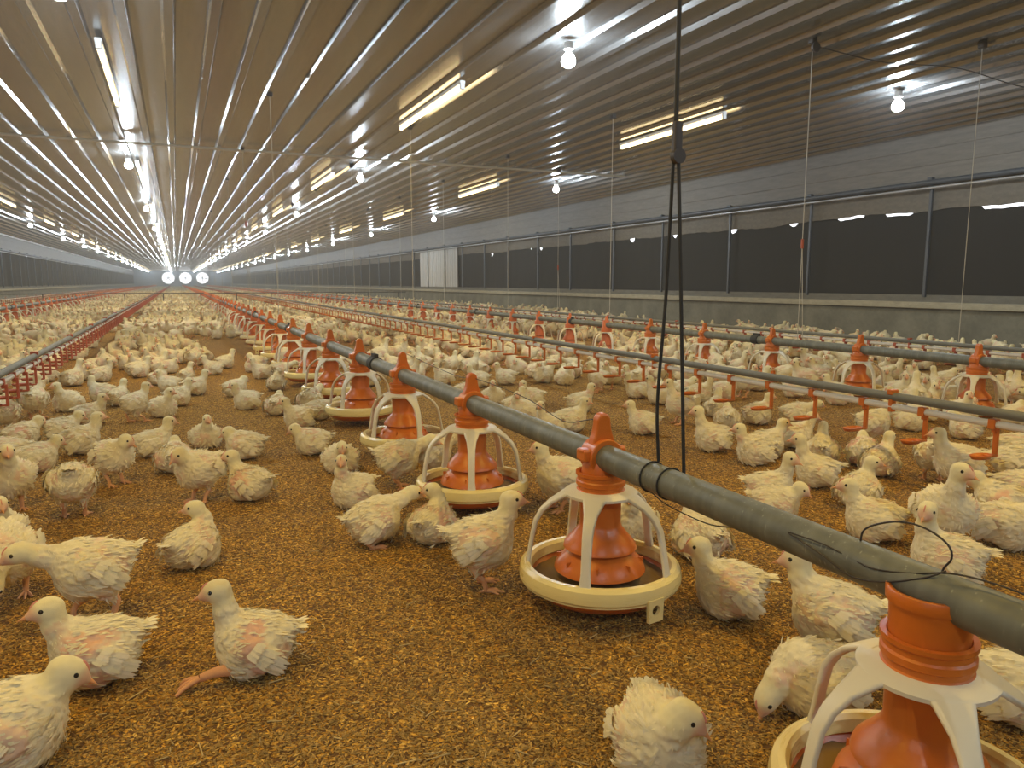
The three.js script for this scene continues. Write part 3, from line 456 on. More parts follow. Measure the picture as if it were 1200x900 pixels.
{
  const R = rng(5), face = (X, Z) => Math.atan2(Z, -X);   // direction from the feeder to the aisle where the viewpoint is
  for (let k = 0; k < 46; k++) { const Z = 0.612 + 0.826 * k; PANS.push([0.87, Z]); if (k < 10) feeder(0.87, Z, k === 0 ? 0.332 : 0.355, k === 0 ? Math.PI * 1.32 : k === 1 ? Math.PI * 1.27 : R() * 6.28, special[k] ?? 'small pan feeder in the long row under the rope-hung grey pipe', k < 6 ? 'pan feeders under the rope-hung pipe' : 'far pan feeders under the rope-hung pipe', k === 0); else { const m = single('pan_feeder', 'tiny distant pan feeder in the row under the rope-hung grey pipe', 'feeder', lowFeeder, M.feederFar, 'distant pan feeders under the rope-hung pipe'); m.position.set(0.87, 0, -Z); m.rotation.y = R() * 6.28; } }
  const wallSide = ['first orange and cream pan feeder of the wall-side pipe', 'pan feeder on the wall-side pipe behind the orange drinker cups', 'pan feeder on the wall-side pipe with chickens packed around it', 'smaller pan feeder on the wall-side pipe beyond the packed chickens'];
  for (let k = -1; k < 40; k++) { const Z = 2.79 + 0.818 * k; PANS.push([4.2, Z]); if (k < 5) feeder(4.2, Z, 0.3, R() * 6.28, wallSide[k + 1] ?? 'small pan feeder further along the wall-side pipe', k < 3 ? undefined : 'small pan feeders on the wall-side pipe'); else { const m = single('pan_feeder', 'tiny distant pan feeder in the row on the wall-side pipe', 'feeder', lowFeeder, M.feederFar, 'distant pan feeders on the wall-side pipe'); m.position.set(4.2, -0.055, -Z); m.rotation.y = R() * 6.28; } }
  for (let k = 0; k < 24; k++) { const Z = 13 + 0.82 * k; PANS.push([-2.6, Z]); const m = single('pan_feeder', 'tiny distant pan feeder on the pipe beyond the red-cupped drinker line', 'feeder', lowFeeder, M.feederFar, 'distant pan feeders beyond the drinker line'); m.position.set(-2.6, -0.025, -Z); m.rotation.y = R() * 6.28; }
  const rest = []; for (let Z = 0.612 + 0.826 * 46; Z < 120; Z += 0.826) rest.push([0.87, 0, Z]); for (let Z = 2.79 + 0.818 * 40; Z < 120; Z += 0.818) rest.push([4.2, -0.055, Z]); for (let Z = 13 + 0.82 * 24; Z < 120; Z += 0.82) rest.push([-2.6, -0.025, Z]);
  const im = new THREE.InstancedMesh(lowFeeder, M.feederFar, rest.length), m4 = new THREE.Matrix4(); rest.forEach(([x, y, z], i) => im.setMatrixAt(i, m4.makeRotationY(R() * 6).setPosition(x, y, -z)));
  im.name = 'far_feeders'; im.userData = { kind: 'stuff', label: 'rows of pan feeders dwindling towards the end wall', category: 'feeders' }; lit(im); scene.add(im);
}
// ---------------------------------------------------------------- drinker lines
const cupG = fuse(roundAt(0.03, 0.034, 0.026, 0.004, 0, 0, 0), roundAt(0.012, 0.1, 0.016, 0.003, 0.018, -0.06, 0), roundAt(0.014, 0.02, 0.014, 0.003, 0.006, -0.02, 0), roundAt(0.05, 0.008, 0.022, 0.003, -0.004, -0.107, 0), (() => { const g = lathe([[0, -0.112], [0.026, -0.112], [0.032, -0.1], [0.029, -0.099], [0.024, -0.107], [0, -0.107]], 16); g.scale(1.5, 1, 0.8); g.translate(-0.052, 0, 0); return g; })());
const bracketG = fuse(roundAt(0.024, 0.085, 0.018, 0.004, 0, 0.022, 0), roundAt(0.04, 0.02, 0.022, 0.004, 0, 0.055, 0));
const DRINK = [[-4.1, 0.31, 16, 'faint drinker line by the far side wall'], [-0.75, 0.3, 2.2, 'drinker line with grey rail and red cups along the open litter aisle'], [2.45, 0.285, 0.6, 'drinker line with white pipe and orange cups beyond the rope-hung feed pipe'], [5.4, 0.24, 3, 'thin drinker line close to the concrete wall']];
for (const [X, Y, zs, label] of DRINK) {
  const t = thing('drinker_line', label, 'drinker line', [X, Y, 0]), shift = X === 2.45 ? 0.016 : 0, pitch = 0.258, list = [];
  part(t, 'rail', alongZ(0.0165, zs > 10 ? -9 : 1.5, -124, 0, 0.038, 12), M.rail);
  part(t, 'water_pipe', alongZ(0.0125, zs > 10 ? -9 : 1.5, -124, 0, 0, 12), M.water);
  for (let z = X === 2.45 ? 0.782 : zs; z < 120; z += pitch) list.push(z);
  const near = X === 5.4 ? 60 : 150, m4 = new THREE.Matrix4();
  list.slice(0, near).forEach((z, i) => { part(t, 'drinker_cup', cupG, X === 2.45 ? M.orange : M.red, [0, 0, -z]); if (i % 6 === 4) part(t, 'bracket', bracketG, X === 2.45 ? M.orange : M.red, [0, 0, -z - 0.13]); });
  const im = new THREE.InstancedMesh(cupG, M.red, list.length - near); list.slice(near).forEach((z, i) => im.setMatrixAt(i, m4.makeTranslation(0, 0, -z))); im.name = 'far_cups'; im.userData = { kind: 'stuff' }; lit(im); t.add(im);
}
// ---------------------------------------------------------------- ropes, cords, wires
{
  const X = 0.87, t = thing('hanging_rope', 'black double rope with pulley block holding up the feed pipe', 'rope', [X, 0, -1.19]);
  part(t, 'upper_rope', rod([0.002, CEIL - 0.01, 0.0], [0, 1.05, 0], 0.0045), M.black);
  part(t, 'rope_leg', cable([[0, 1.0, -0.004], [0.004, 0.72, -0.022], [0, 0.5, -0.035], [0.012, 0.387, -0.043]], 0.0034), M.black);
  part(t, 'rope_leg', cable([[0.004, 1.0, 0.004], [0.016, 0.7, 0.012], [0.03, 0.4, 0.016], [0.034, 0.36, 0.014]], 0.0036), M.black);
  part(t, 'pulley_block', fuse(roundAt(0.018, 0.075, 0.014, 0.004, 0.004, 1.012, 0), new THREE.CylinderGeometry(0.014, 0.014, 0.012, 16).rotateX(Math.PI / 2).translate(0.004, 0.985, 0.004)), M.wire);
  part(t, 'pipe_loop', (() => { const g = new THREE.TorusGeometry(0.0318, 0.0017, 8, 28); g.translate(0, 0.355, -0.045); return g; })(), M.black);
  part(t, 'pipe_loop', (() => { const g = new THREE.TorusGeometry(0.0318, 0.0017, 8, 28); g.translate(0, 0.355, 0.014); return g; })(), M.black);
  // other suspension cords
  const hang = (x, z, y, name, label, group, tight, tone = M.cord, r = 0.0028) => { const h = thing(name, label, 'cord', [x, 0, -z], 0, group); part(h, 'cord_line', rod([0, CEIL, 0], [0, y, 0], r, 6), tone); part(h, 'ceiling_hook', roundAt(0.05, 0.05, 0.05, 0.01, 0, CEIL - 0.025, 0), M.wire); if (tight) { part(h, 'tensioner', roundAt(0.02, 0.07, 0.014, 0.005, 0, tight, 0), M.red); part(h, 'second_line', rod([0.03, y, 0.02], [0, tight, 0], r, 6), tone); } };
  hang(4.2, 4.17, 0.33, 'suspension_cord', 'pale cord with an orange tensioner hung before the black curtain', undefined, 1.03);
  hang(4.2, 6.82, 0.33, 'suspension_cord', 'long pale cord hanging beside the black double rope to the wall-side pipe', undefined, 0);
  hang(5.4, 3.75, 0.28, 'suspension_cord', 'thin cord hanging before the curtain bay with the long daylight slit', undefined, 0);
  hang(5.4, 10.3, 0.28, 'suspension_cord', 'thin cord with a red tensioner before the curtain beyond the black ropes', undefined, 0.98);
  for (let z = 9.5; z < 40; z += 2.7) hang(4.2, z, 0.33, 'suspension_cord', 'thin pale cord in the far row over the wall-side feed pipe', 'far cords over the wall-side feed pipe', 0);
  for (let z = 7.3; z < 40; z += 3.05) hang(0.87, z, 0.385, 'suspension_cord', 'thin pale cord in the row over the rope-hung feed pipe', 'cords over the rope-hung feed pipe', z > 8 && z < 12 ? 1.5 : 0);
  for (let z = 8.2; z < 40; z += 3.05) hang(2.45, z, 0.34, 'suspension_cord', 'thin pale cord in the row over the white drinker pipe', 'cords over the white drinker pipe', 0);
  const w = thing('tie_wire', 'loose dark wire looped over the pipe at the spikeless feeder', 'wire', [0, 0, 0]);
  const L = (list, r) => cable(list.map(([y, z], i) => [0.87, y, z]), r);
  part(w, 'loop', L([[0.377, -0.726], [0.401, -0.722], [0.422, -0.691], [0.434, -0.652], [0.431, -0.615], [0.419, -0.593], [0.406, -0.59], [0.388, -0.6], [0.34, -0.606]], 0.0014), M.wire);
  part(w, 'strand', cable([[0.838, 0.37, -0.83], [0.84, 0.372, -0.76], [0.845, 0.366, -0.722], [0.84, 0.366, -0.68], [0.85, 0.376, -0.629], [0.86, 0.391, -0.583], [0.87, 0.394, -0.541], [0.87, 0.394, -0.46], [0.87, 0.39, -0.3]], 0.0012), M.wire);
  part(w, 'strand', cable([[0.838, 0.368, -0.83], [0.834, 0.358, -0.759], [0.835, 0.345, -0.713], [0.836, 0.353, -0.665], [0.85, 0.38, -0.605], [0.86, 0.392, -0.589]], 0.0012), M.wire);
  const a = thing('sagging_wire', 'thin dark wire sagging under the grey feed pipe by the ropes', 'wire', [0, 0, 0]); part(a, 'strand', cable([[0.87, 0.322, -1.24], [0.87, 0.311, -1.19], [0.87, 0.308, -1.12], [0.87, 0.31, -1.05], [0.87, 0.323, -0.99]], 0.0012), M.wire);
  const b = thing('roost_wire', 'thin dark wire drooping between the top spikes above the feed pipe', 'wire', [0, 0, 0]); part(b, 'strand', cable([[0.89, 0.445, -3.09], [0.9, 0.425, -2.75], [0.9, 0.419, -2.45], [0.88, 0.437, -2.27], [0.9, 0.42, -1.9], [0.9, 0.393, -1.67], [0.89, 0.42, -1.54], [0.88, 0.44, -1.45]], 0.0012), M.wire);
  // cable and pulley under the ceiling by the wall
  const c = thing('winch_cable', 'slack dark cable and pulley under the ceiling by the wall bulb', 'cable', [0, 0, 0]); part(c, 'strand', cable([[4.2, CEIL - 0.06, -4.17], [4.9, CEIL - 0.1, -4.15], [5.6, CEIL - 0.07, -4.1], [6.6, CEIL - 0.11, -4.15], [7.9, CEIL - 0.06, -4.1]], 0.004), M.wire); part(c, 'pulley', new THREE.CylinderGeometry(0.035, 0.035, 0.02, 18).rotateX(Math.PI / 2).translate(4.2, CEIL - 0.08, -4.14), M.wire);
  // low migration fence across the house far back
  const f = thing('low_fence', 'thin low fence rail across the flock far down the house', 'fence', [0, 0, -27.55]);
  part(f, 'rail', (() => { const g = new THREE.CylinderGeometry(0.014, 0.014, XR - XL - 0.1, 8); g.rotateZ(Math.PI / 2); g.translate((XL + XR) / 2, 0.39, 0); return g; })(), M.wire);
  for (let x = XL + 0.6; x < XR; x += 1.15) part(f, 'post', boxAt(0.03, 0.4, 0.03, 0, 0.19, 0), M.wire, [x, 0, 0]);
}
// ---------------------------------------------------------------- the flock
const BIRDS = [
  [-0.275, -1.313, 4, 'S', 'hunch', -2, 1.12, 'large white chicken sitting hunched with head tucked against its breast, beside the open-beaked chicken'],
  [-0.179, -1.537, -175, 'S', 'up', 7, 1.05, 'white chicken sitting with its beak open and pink bare flank showing'],
  [0.1, -1.448, 168, 'L', 'alert', 8, 1.0, 'white chicken with bare pink flank sitting alone, one orange leg stretched out'],
  [0.003, -2.09, 40, 'S', 'up', 125, 1.0, 'white chicken sitting with fanned tail, looking back over its back'],
  [-0.206, -1.815, -172, 'W', 'fwd', 0, 1.08, 'white chicken walking with lowered head and raised tail'],
  [-0.404, -2.017, -94, 'W', 'peck', -5, 1.05, 'white chicken standing bent down to peck beside the walking chicken'],
  [-0.495, -2.442, -74, 'S', 'up', 5, 1.0, 'white chicken whose face peers out behind the pecking chicken'],
  [-0.338, -2.689, 92, 'T', 'peck', 0, 1.05, 'fluffy white chicken standing with its rump turned and head hidden'],
  [-0.539, -2.858, -77, 'T', 'up', 0, 1.05, 'white chicken standing face on beside the fluffy rump'],
  [-0.246, -3.072, -55, 'T', 'hunch', 30, 1.0, 'white chicken standing with head bowed beside the row of sitting chickens'],
  [-0.544, -3.435, 19, 'S', 'hunch', 0, 1.0, 'grey white chicken sitting between the face-on chicken and the bowed one'],
  [-0.417, -3.701, 11, 'S', 'up', -5, 1.05, 'long white chicken sitting upright, looking towards the bowed standing chicken'],
  [-0.527, -4.038, 10, 'S', 'hunch', 3, 1.0, 'flat white chicken sitting low behind the long upright one'],
  [-0.68, -3.97, 21, 'S', 'hunch', 8, 1.0, 'white chicken with pink side sitting low by the drinker cups'],
  [-0.685, -3.617, -174, 'S', 'hunch', 0, 1.0, 'yellowish white chicken sitting low behind the face-on standing chicken'],
  [-0.124, -3.517, 10, 'S', 'up', -8, 1.0, 'plump white chicken sitting behind the bowed standing chicken, head raised'],
  [-0.45, -4.479, -19, 'S', 'up', -5, 1.0, 'white chicken sitting with raised head on the bare strip of litter'],
  [-0.237, -4.464, 23, 'W', 'up', -5, 0.95, 'white chicken walking past the sitting ones towards the open litter'],
  [-0.618, -4.981, -118, 'S', 'up', -35, 1.05, 'big white chicken sitting with stretched neck before the drinker line'],
  [-0.741, -4.745, 79, 'T', 'alert', 0, 1.0, 'white chicken standing upright to drink from the orange cups'],
  [-0.815, -4.369, 91, 'T', 'hunch', 0, 1.0, 'white chicken standing under the drinker cups with its back turned'],
  [-0.728, -6.24, 37, 'S', 'alert', -10, 1.05, 'white chicken sitting tall with long neck by the drinker line'],
  [-0.554, -6.416, 10, 'S', 'up', 5, 1.0, 'white chicken sitting beside the tall long-necked one by the drinker line'],
  [-0.297, -6.58, 8, 'S', 'up', 5, 1.0, 'white chicken sitting well behind the walking chicken, head towards the feeders'],
  [-0.104, -4.571, -59, 'S', 'up', 30, 1.0, 'white chicken sitting with raised head beside the walking chicken'],
  [-0.465, -5.28, -177, 'S', 'up', -58, 1.0, 'white chicken looking aside, sitting behind the one on the bare strip'],
  [-0.358, -5.089, 64, 'S', 'up', -10, 0.95, 'smaller white chicken sitting between the bare-strip chicken and the walking one'],
  [-0.152, -6.026, 31, 'S', 'up', -90, 0.9, 'small white chicken looking back in the cluster behind the walking one'],
  [-0.086, -5.626, -179, 'S', 'up', 20, 0.95, 'small white chicken facing the drinker line in the cluster behind the walking one'],
  [0.086, -3.619, -86, 'S', 'up', 10, 0.95, 'small white chicken sitting face on behind the pair of standing chickens'],
  [0.228, -3.314, 161, 'S', 'tuck', 0, 1.05, 'white chicken lying with its tail spread out to one side on open litter'],
  [0.034, -2.706, -136, 'T', 'hunch', -10, 1.05, 'white chicken standing on both feet with its head held low on open litter'],
  [-0.043, -3.185, 86, 'S', 'tuck', 0, 1.0, 'pinkish white chicken sitting pressed against the low-headed standing chicken'],
  [0.195, -2.661, 136, 'S', 'up', 42, 1.02, 'white chicken sitting with pink rump, head turned sideways, on open litter'],
  [0.508, -3.289, 173, 'S', 'hunch', 0, 1.0, 'slim white chicken sitting low on open litter, tail towards the feeders'],
  [0.561, -2.918, -96, 'S', 'hunch', 0, 1.0, 'white chicken sitting with its head drawn in, face on'],
  [0.54, -3.914, -168, 'S', 'up', -10, 1.0, 'white chicken sitting in front of the feeder row with its breast raised'],
  [0.488, -4.367, 69, 'S', 'tuck', -5, 1.0, 'white chicken with head drawn in, sitting behind the raised-breast chicken'],
  [0.694, -4.494, 51, 'S', 'fwd', 0, 1.05, 'white chicken stretching its neck towards the fourth feeder pan'],
  [0.681, -4.136, -4, 'S', 'fwd', -5, 0.95, 'white chicken reaching its head to the rim of a feeder pan'],
  [0.344, -4.647, -169, 'S', 'up', -5, 1.0, 'white chicken sitting with grey speckled back on the open litter'],
  [0.325, -5.195, 21, 'S', 'tuck', 0, 1.0, 'white chicken with head drawn in behind the speckled-back chicken'],
  [0.573, -6.071, -175, 'S', 'up', 0, 1.0, 'white chicken sitting near the fifth feeder, facing the drinker line'],
  [0.606, -5.407, 79, 'S', 'tuck', -5, 0.95, 'small white chicken with head drawn in below the fifth feeder'],
  [0.721, -6.145, -2, 'S', 'fwd', 0, 1.0, 'white chicken reaching its head towards the fifth feeder rim'],
  [0.083, -5.383, 1, 'S', 'up', 3, 1.0, 'white chicken sitting side on in the aisle trio, facing the feeders'],
  [0.034, -6.096, 60, 'S', 'up', -40, 0.9, 'small white chicken sitting at the back of the aisle trio'],
  [-0.023, -4.943, 8, 'S', 'up', 7, 1.0, 'white chicken sitting at the front of the aisle trio'],
  [0.507, -2.448, -157, 'S', 'alert', 53, 1.0, 'white chicken sitting with long neck and face turned to look straight out'],
  [0.486, -2.05, 9, 'C', 'fwd', -2, 1.05, 'white chicken crouching on pink legs with its head against another chicken'],
  [0.643, -1.993, 42, 'S', 'up', 105, 0.98, 'round white chicken sitting with pink side, beak against the crouching chicken'],
  [0.709, -2.597, -7, 'T', 'fwd', 2, 1.05, 'white chicken standing to eat from the third feeder pan'],
  [0.864, -2.662, 2, 'T', 'fwd', 0, 1.0, 'white chicken with its head inside the rails of a feeder'],
  [0.653, -1.63, -15, 'T', 'up', -3, 1.08, 'white chicken standing beside the rope-side feeder with its beak at the rails'],
  [1.123, -2.122, 178, 'T', 'up', -20, 1.05, 'white chicken standing upright between two feeders under the pipe'],
  [1.266, -2.208, 1, 'T', 'hunch', 0, 1.0, 'white chicken standing behind the upright one under the pipe'],
  [1.182, -1.774, -129, 'S', 'up', 0, 1.0, 'white chicken sitting behind the feeder, its face showing through the rails'],
  [1.279, -1.589, 86, 'S', 'up', -105, 1.05, 'ruffled white chicken sitting with pointed tail below the grey pipe'],
  [1.12, -1.281, 147, 'S', 'up', 2, 1.05, 'white chicken sitting against the feeder rim, wing feathers spread low'],
  [1.131, -0.999, 131, 'T', 'up', 5, 1.05, 'big creamy chicken standing side on beneath the grey feed pipe'],
  [0.992, -0.907, 174, 'S', 'peck', 3, 1.05, 'white chicken bending its yellow head down beside the wire-tied feeder'],
  [0.642, -0.878, -111, 'S', 'hunch', 65, 1.05, 'white chicken sitting alone in front, head turned down onto its breast'],
  [1.295, -0.73, -51, 'S', 'tuck', 0, 1.05, 'white chicken mostly hidden behind the wire-tied feeder'],
  [1.802, -1.874, -42, 'S', 'alert', -32, 1.02, 'white chicken sitting tall behind the pipe with a long bare neck'],
  [1.704, -1.74, -49, 'S', 'hunch', -5, 0.95, 'white chicken sitting low behind the pipe, in front of a long-necked one'],
  [2.128, -1.988, 138, 'S', 'alert', 0, 1.02, 'white chicken sitting with small tail tuft and straight neck behind the pipe'],
  [2.067, -1.743, 20, 'S', 'up', -65, 1.0, 'white chicken sitting with turned head behind the broad-backed chicken'],
  [1.822, -1.484, 141, 'S', 'up', 3, 1.05, 'broad white chicken sitting beside the looped wire with feathers folded'],
  [1.914, -1.327, -130, 'T', 'alert', 40, 1.1, 'tall thin white chicken standing face on, looking sideways, behind the looped wire'],
  [1.718, -1.18, 129, 'S', 'alert', 73, 1.1, 'white chicken stretching its face up above the pipe inside the wire loop'],
  [2.137, -1.282, -84, 'S', 'up', 25, 1.12, 'round white chicken sitting with dirty breast beyond the tall standing chicken'],
  [2.36, -1.456, 112, 'S', 'hunch', 20, 1.05, 'white chicken with pink side sitting behind the round dirty-breasted one'],
  [2.602, -1.539, -59, 'S', 'tuck', 0, 1.0, 'pale chicken lying flat with one foot stretched over its back'],
  [2.518, -1.719, 149, 'T', 'up', -5, 1.05, 'white chicken standing behind the tall thin one, facing the other way'],
  [2.607, -1.872, 41, 'T', 'peck', 5, 0.95, 'greyish chicken standing with head down under the drinker line'],
  [2.927, -1.756, -49, 'S', 'tuck', 0, 1.1, 'white chicken with folded wing sitting under the orange drinker cup'],
  [2.484, -2.004, 19, 'S', 'up', -10, 1.0, 'white chicken sitting with back turned and pale rump patch, neck straight up'],
  [2.565, -2.15, 50, 'S', 'tuck', 0, 1.0, 'pinkish white chicken sitting among those below the drinker line'],
  [2.427, -2.245, 43, 'S', 'up', -5, 1.0, 'greyish white chicken sitting with its back turned, neck upright'],
  [2.165, -2.354, 162, 'S', 'up', -10, 1.02, 'white chicken sitting breast first, with a second head showing behind it'],
  [2.31, -2.436, -23, 'S', 'up', -5, 1.0, 'white chicken sitting close behind another, looking the opposite way'],
  [2.164, -2.622, 152, 'S', 'alert', -2, 1.08, 'lean white chicken resting with pink foot forward on open litter'],
  [2.542, -2.501, -37, 'S', 'up', 2, 1.0, 'buff white chicken sitting beyond the pair with opposite heads'],
  [2.586, -3.018, 54, 'S', 'tuck', -5, 0.95, 'fluffy white chicken sitting rump out below the drinker line'],
  [2.737, -3.297, 40, 'S', 'up', -10, 0.95, 'small white chicken sitting behind the fluffy rump-out one'],
  [2.795, -3.027, -8, 'S', 'up', -15, 1.0, 'white chicken sitting with its head behind an orange drinker cup'],
  [2.982, -2.942, -20, 'S', 'fwd', -10, 1.0, 'white chicken sitting and leaning towards an orange drinker cup'],
  [2.088, -3.058, 151, 'S', 'up', 5, 1.0, 'white chicken sitting on open litter behind the black ropes'],
  [2.409, -3.196, 168, 'T', 'alert', -5, 1.0, 'white chicken standing tall right behind the black ropes'],
  [2.731, -4.079, 154, 'S', 'up', 2, 1.0, 'white chicken sitting below a drinker cup next to the ropes'],
  [2.125, -3.756, -14, 'S', 'up', 0, 1.0, 'white chicken sitting with folded grey wing on litter beyond the pipe'],
  [1.8, -3.267, -17, 'S', 'up', -22, 1.05, 'white chicken sitting just behind the pipe, head lowered sideways'],
  [1.637, -3.227, -157, 'S', 'alert', 20, 0.95, 'white chicken sitting between two others close behind the pipe'],
  [1.936, -4.035, 174, 'S', 'up', 40, 1.0, 'white chicken in the trio close behind the pipe, next to the litter gap'],
  [1.691, -3.631, -170, 'S', 'up', 65, 1.0, 'white chicken in the trio close behind the pipe, face turned out'],
  [1.726, -3.811, 6, 'S', 'up', 30, 0.95, 'small white chicken in the trio close behind the pipe, back turned'],
  [2.603, -4.367, 154, 'T', 'up', 0, 0.95, 'white chicken standing side on below the drinker cups'],
  [2.485, -4.958, -19, 'S', 'up', -3, 1.05, 'white chicken sitting side on before the drinker cups beyond the pipe'],
  [2.586, -4.806, -88, 'S', 'up', 120, 0.95, 'small white chicken looking back beside the side-on one at the drinker cups'],
  [1.775, -4.243, -115, 'S', 'up', 0, 0.95, 'white chicken facing out above the pipe beside the second feeder spike'],
  [1.95, -4.948, 168, 'S', 'up', 0, 1.0, 'white chicken sitting side on beyond the pipe, facing the aisle'],
  [2.909, -2.397, -31, 'T', 'up', -10, 1.0, 'white chicken standing to drink under the white pipe'],
  [3.377, -2.565, -53, 'S', 'tuck', 0, 1.0, 'pinkish white chicken lying under the white drinker pipe'],
  [3.435, -2.315, 109, 'S', 'tuck', 0, 1.0, 'buff chicken lying behind the standing one below the drinker line'],
  [3.228, -1.958, -39, 'S', 'up', 0, 1.0, 'white chicken sitting upright beneath the drinker pipe, in front of a lying one'],
  [3.432, -5.766, -11, 'S', 'up', 0, 1.0, 'white chicken sitting under the drinker rail behind the side-on standing one'],
  [3.0, -3.767, -29, 'S', 'up', -10, 1.0, 'white chicken sitting below the drinker bracket behind the ropes'],
  [2.183, -4.989, 156, 'S', 'up', 20, 1.0, 'white chicken sitting beyond the pipe behind the facing-out one'],
  [1.662, -4.444, 9, 'S', 'up', 30, 1.0, 'white chicken sitting with back half turned just behind the drooping wire'],
  [1.768, -5.175, -179, 'S', 'up', 0, 1.0, 'white chicken sitting beyond the pipe where the drooping wire starts'],
  [0.239, -6.52, 178, 'S', 'up', 0, 1.0, 'white chicken sitting in the aisle crowd edge, facing the drinker line'],
  [0.108, -7.052, 59, 'T', 'up', 0, 1.0, 'white chicken standing in the edge of the thick aisle crowd'],
  [0.364, -6.994, 17, 'S', 'up', 0, 1.0, 'white chicken sitting in the aisle crowd edge, facing the feeders'],
];
const HOW = { up: 'with raised head', alert: 'with stretched neck', hunch: 'hunched', fwd: 'reaching forward', tuck: 'with head drawn in', peck: 'with head down' };
const how = (type, neck, turn) => ({ T: 'standing ', W: 'walking ', C: 'crouching ' }[type] ?? 'sitting ') + (Math.abs(turn) > 80 ? 'looking back' : Math.abs(turn) > 45 ? 'head turned aside' : HOW[neck]);
const deg = Math.PI / 180, FLOCK = 'chickens of the flock sitting and standing on the litter';
const seen = [];
BIRDS.forEach(([x, z, heading, type, neck, turn, scale, label], i) => {
  const dist = Math.hypot(x, z), near = dist < 2.75, s = chickenShape({ type, neck, turn, cell: near ? 0.0045 : 0.0066, seed: i + 1, detail: near ? 1 : 0.42, bald: /pink/.test(label ?? '') && !/pink (foot|legs)/.test(label) ? 2 : 1 });
  const zone = x < 0.87 ? (x < -0.75 ? 'beyond the red-cupped drinker line' : 'at the edge of the open litter aisle') : 'on litter between hung pipe and white drinker pipe';
  const t = thing('chicken', label ?? 'white chicken ' + how(type, neck, turn) + ' ' + zone, 'chicken', [x, ground(x, z) - 0.002, z], heading * deg, label ? FLOCK : 'chickens ' + zone); t.scale.setScalar(scale * 0.9);
  part(t, 'body', s.body, M.feather); part(t, 'plumage', s.plumage, M.feather).userData.kind = 'stuff'; for (const w of s.wings) part(t, 'wing', w, M.feather); part(t, 'tail', s.tail, M.feather); part(t, 'beak', s.beak, M.beak);
  part(t, 'comb', s.comb, M.comb); for (const e of s.eyes) part(t, 'eye', e, M.eye);
  seen.push([x, z]);
});
{
  const R = rng(4242), grid = new Map(), key = (x, z) => Math.floor(x / 0.3) + ',' + Math.floor(z / 0.3), add = (x, z) => { const k = key(x, z); grid.set(k, [...(grid.get(k) ?? []), [x, z]]); };
  for (const [x, z] of seen) add(x, z);
  const free = (x, z, r) => { const i = Math.floor(x / 0.3), j = Math.floor(z / 0.3); for (let a = -1; a < 2; a++) for (let b = -1; b < 2; b++) for (const [u, v] of grid.get(i + a + ',' + (j + b)) ?? []) if ((u - x) ** 2 + (v - z) ** 2 < r * r) return false; return true; };
  const pan = (x, Z) => PANS.some(([px, pz]) => Math.abs(px - x) < 0.27 && (px - x) ** 2 + (pz - Z) ** 2 < 0.27 ** 2);
  const open = (x, Z) => (x > -0.75 && x < 0.87 && Z < 6.6 + 0.8 * perlin0.noise(x * 2, 1, 4)) || (x >= 0.87 && x < 2.35 && Z < 5.2) || (x < -0.75 && Z < 4.2) || Z < 0.5;
  const spots = [];
  for (let Z = 0.5; Z < 122; ) {
    const cell = Z < 30 ? 0.172 : Z < 60 ? 0.23 : 0.32;
    for (let x = XL + 0.2; x < XR - 0.2; x += cell) {
      const px = x + (R() - 0.5) * cell * 0.9, pz = Z + (R() - 0.5) * cell * 0.9;
      if (Z < 40 && (px / pz > 1.9 || px / pz < -0.24)) continue;   // outside any plausible view
      const bareSpot = perlin0.noise(px * 0.7, 2.5, pz * 0.35) > (px > 2.4 && px < 3.6 && pz < 6 ? 0.05 : 0.33);
      if (open(px, pz) || bareSpot || R() < 0.1 || !free(px, -pz, Z < 30 ? 0.166 : 0.19) || pan(px, pz) || Math.abs(pz - 27.55) < 0.12 || (Z < 40 && DRINK.some(([dx]) => px > dx - 0.16 && px < dx + 0.09))) continue;
      add(px, -pz); spots.push([px, pz]);
    }
    Z += cell;
  }
  const kinds = [['S', 'up', 0], ['S', 'up', 60], ['S', 'up', -100], ['S', 'alert', 20], ['S', 'hunch', -20], ['S', 'tuck', 0], ['S', 'up', -30], ['S', 'fwd', 10], ['T', 'up', 0], ['T', 'fwd', 0], ['T', 'alert', -30], ['W', 'up', 10]];
  const mids = kinds.map(([type, neck, turn], i) => wholeChicken({ type, neck, turn, cell: 0.0108, seed: 200 + i, detail: 0.16 }));
  const lows = kinds.slice(0, 10).filter((_, i) => i % 2 === 0 || i === 9).map(([type, neck, turn], i) => wholeChicken({ type, neck, turn, cell: 0.016, seed: 300 + i, detail: 0.06 }));
  const c = Math.cos(-24.166 * deg), s = Math.sin(-24.166 * deg);
  const inView = ([x, Z]) => { const zc = x * -s + Z * c, xc = x * c - Z * -s; return zc > 0.3 && Math.abs(xc / zc) < 0.71; };
  spots.sort((a, b) => Math.hypot(...a) - Math.hypot(...b));
  let left = 300 - BIRDS.length; const rest = [];
  const zoneOf = (x) => (x < -0.75 ? 'in the crowd beyond the red-cupped drinker line' : x < 0.87 ? 'in the thick crowd closing off the litter aisle' : x < 2.45 ? 'crowded between rope-hung pipe and white drinker pipe' : x < 4.2 ? 'crowded between white drinker pipe and wall-side feeders' : 'crowded between wall-side feeders and concrete wall');
  for (const p of spots) {
    const [x, Z] = p;
    if (left > 0 && inView(p)) {
      left--; const r = R(), k = r < 0.8 ? Math.floor(R() * 8) : 8 + Math.floor(R() * 4), zone = zoneOf(x);
      const o = single('chicken', 'white chicken ' + how(...kinds[k]) + ' ' + zone, 'chicken', mids[k], M.feather, 'chickens ' + zone);
      o.position.set(x, ground(x, -Z) - 0.002, -Z); o.rotation.y = R() * Math.PI * 2; o.scale.setScalar(0.84 + R() * 0.14);
    } else rest.push(p);
  }
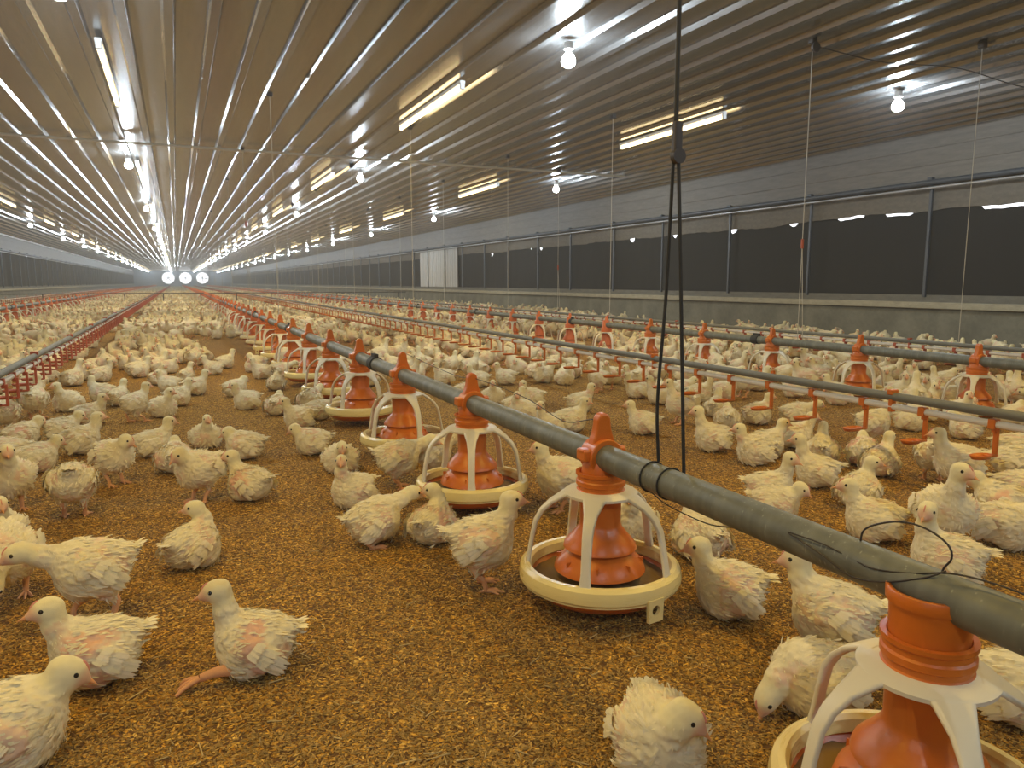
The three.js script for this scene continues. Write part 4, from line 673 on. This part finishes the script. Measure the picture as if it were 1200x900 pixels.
  const flock = new THREE.Group(); flock.name = 'far_flock'; flock.userData = { kind: 'stuff', label: 'countless white chickens crowding the litter to the far end of the house', category: 'chickens' }; scene.add(flock);
  const lists = lows.map(() => []); for (const p of rest) { const r = R(); lists[r < 0.86 ? Math.floor(R() * (lows.length - 1)) : lows.length - 1].push(p); }
  const m4 = new THREE.Matrix4(), q = new THREE.Quaternion(), Y = new THREE.Vector3(0, 1, 0), tint = new THREE.Color();
  lists.forEach((list, k) => {
    const im = new THREE.InstancedMesh(lows[k], M.feather, list.length); im.name = 'chickens'; im.userData = { kind: 'stuff' };
    list.forEach(([x, Z], i) => { const sc = 0.82 + R() * 0.18; m4.compose(new THREE.Vector3(x, ground(x, -Z) - 0.002, -Z), q.setFromAxisAngle(Y, R() * Math.PI * 2), new THREE.Vector3(sc, sc, sc)); im.setMatrixAt(i, m4); const w = 0.82 + R() * 0.2; im.setColorAt(i, tint.setRGB(w, w * (0.97 + R() * 0.04), w * (0.93 + R() * 0.09))); });
    flock.add(lit(im));
  });
  console.log('flock spots', spots.length);
}
// ---------------------------------------------------------------- loose hulls and straws on the litter
{
  const R = rng(99), hull = new THREE.OctahedronGeometry(1, 0); hull.scale(0.0042, 0.0011, 0.0015); hull.computeVertexNormals();
  const mat = new THREE.MeshStandardMaterial({ roughness: 0.9 }), N = 120000, im = new THREE.InstancedMesh(hull, mat, N), o = new THREE.Object3D(), col = new THREE.Color();
  for (let i = 0; i < N; i++) {
    const d = 0.9 + 4.6 * R() ** 1.7, a = (-14 + 78 * R()) * deg, x = Math.sin(a) * d, z = -Math.cos(a) * d, sc = 0.7 + R() * 0.8;
    o.position.set(x, ground(x, z) + 0.001, z); o.rotation.set((R() - 0.5) * 0.9, R() * 6.28, (R() - 0.5) * 0.9); o.scale.set(sc * (0.8 + R() * 0.6), sc, sc); o.updateMatrix(); im.setMatrixAt(i, o.matrix);
    const w = 0.55 + R() * R() * 1.1; im.setColorAt(i, col.setRGB(0.44 * w, 0.27 * w, 0.07 * w));
  }
  im.name = 'litter_hulls'; im.userData = { kind: 'stuff', label: 'loose golden hulls scattered over the litter', category: 'hulls' }; lit(im); scene.add(im);
  const straw = new THREE.CylinderGeometry(0.0014, 0.0011, 1, 5); straw.rotateZ(Math.PI / 2); const S = 700, sm = new THREE.InstancedMesh(straw, mat, S);
  for (let i = 0; i < S; i++) { const d = 1.0 + 4 * R() ** 1.5, a = (-14 + 78 * R()) * deg, x = Math.sin(a) * d, z = -Math.cos(a) * d; o.position.set(x, ground(x, z) + 0.003, z); o.rotation.set(0, R() * 6.28, (R() - 0.5) * 0.2); const L = 0.012 + 0.03 * R() * R(); o.scale.set(L, 1, 1); o.updateMatrix(); sm.setMatrixAt(i, o.matrix); const w = 0.7 + R() * 0.5; sm.setColorAt(i, col.setRGB(0.55 * w, 0.4 * w, 0.17 * w)); }
  sm.name = 'litter_straws'; sm.userData = { kind: 'stuff', label: 'short pale straws lying about on the litter', category: 'straws' }; lit(sm); scene.add(sm);
}
renderer.render(scene, camera);
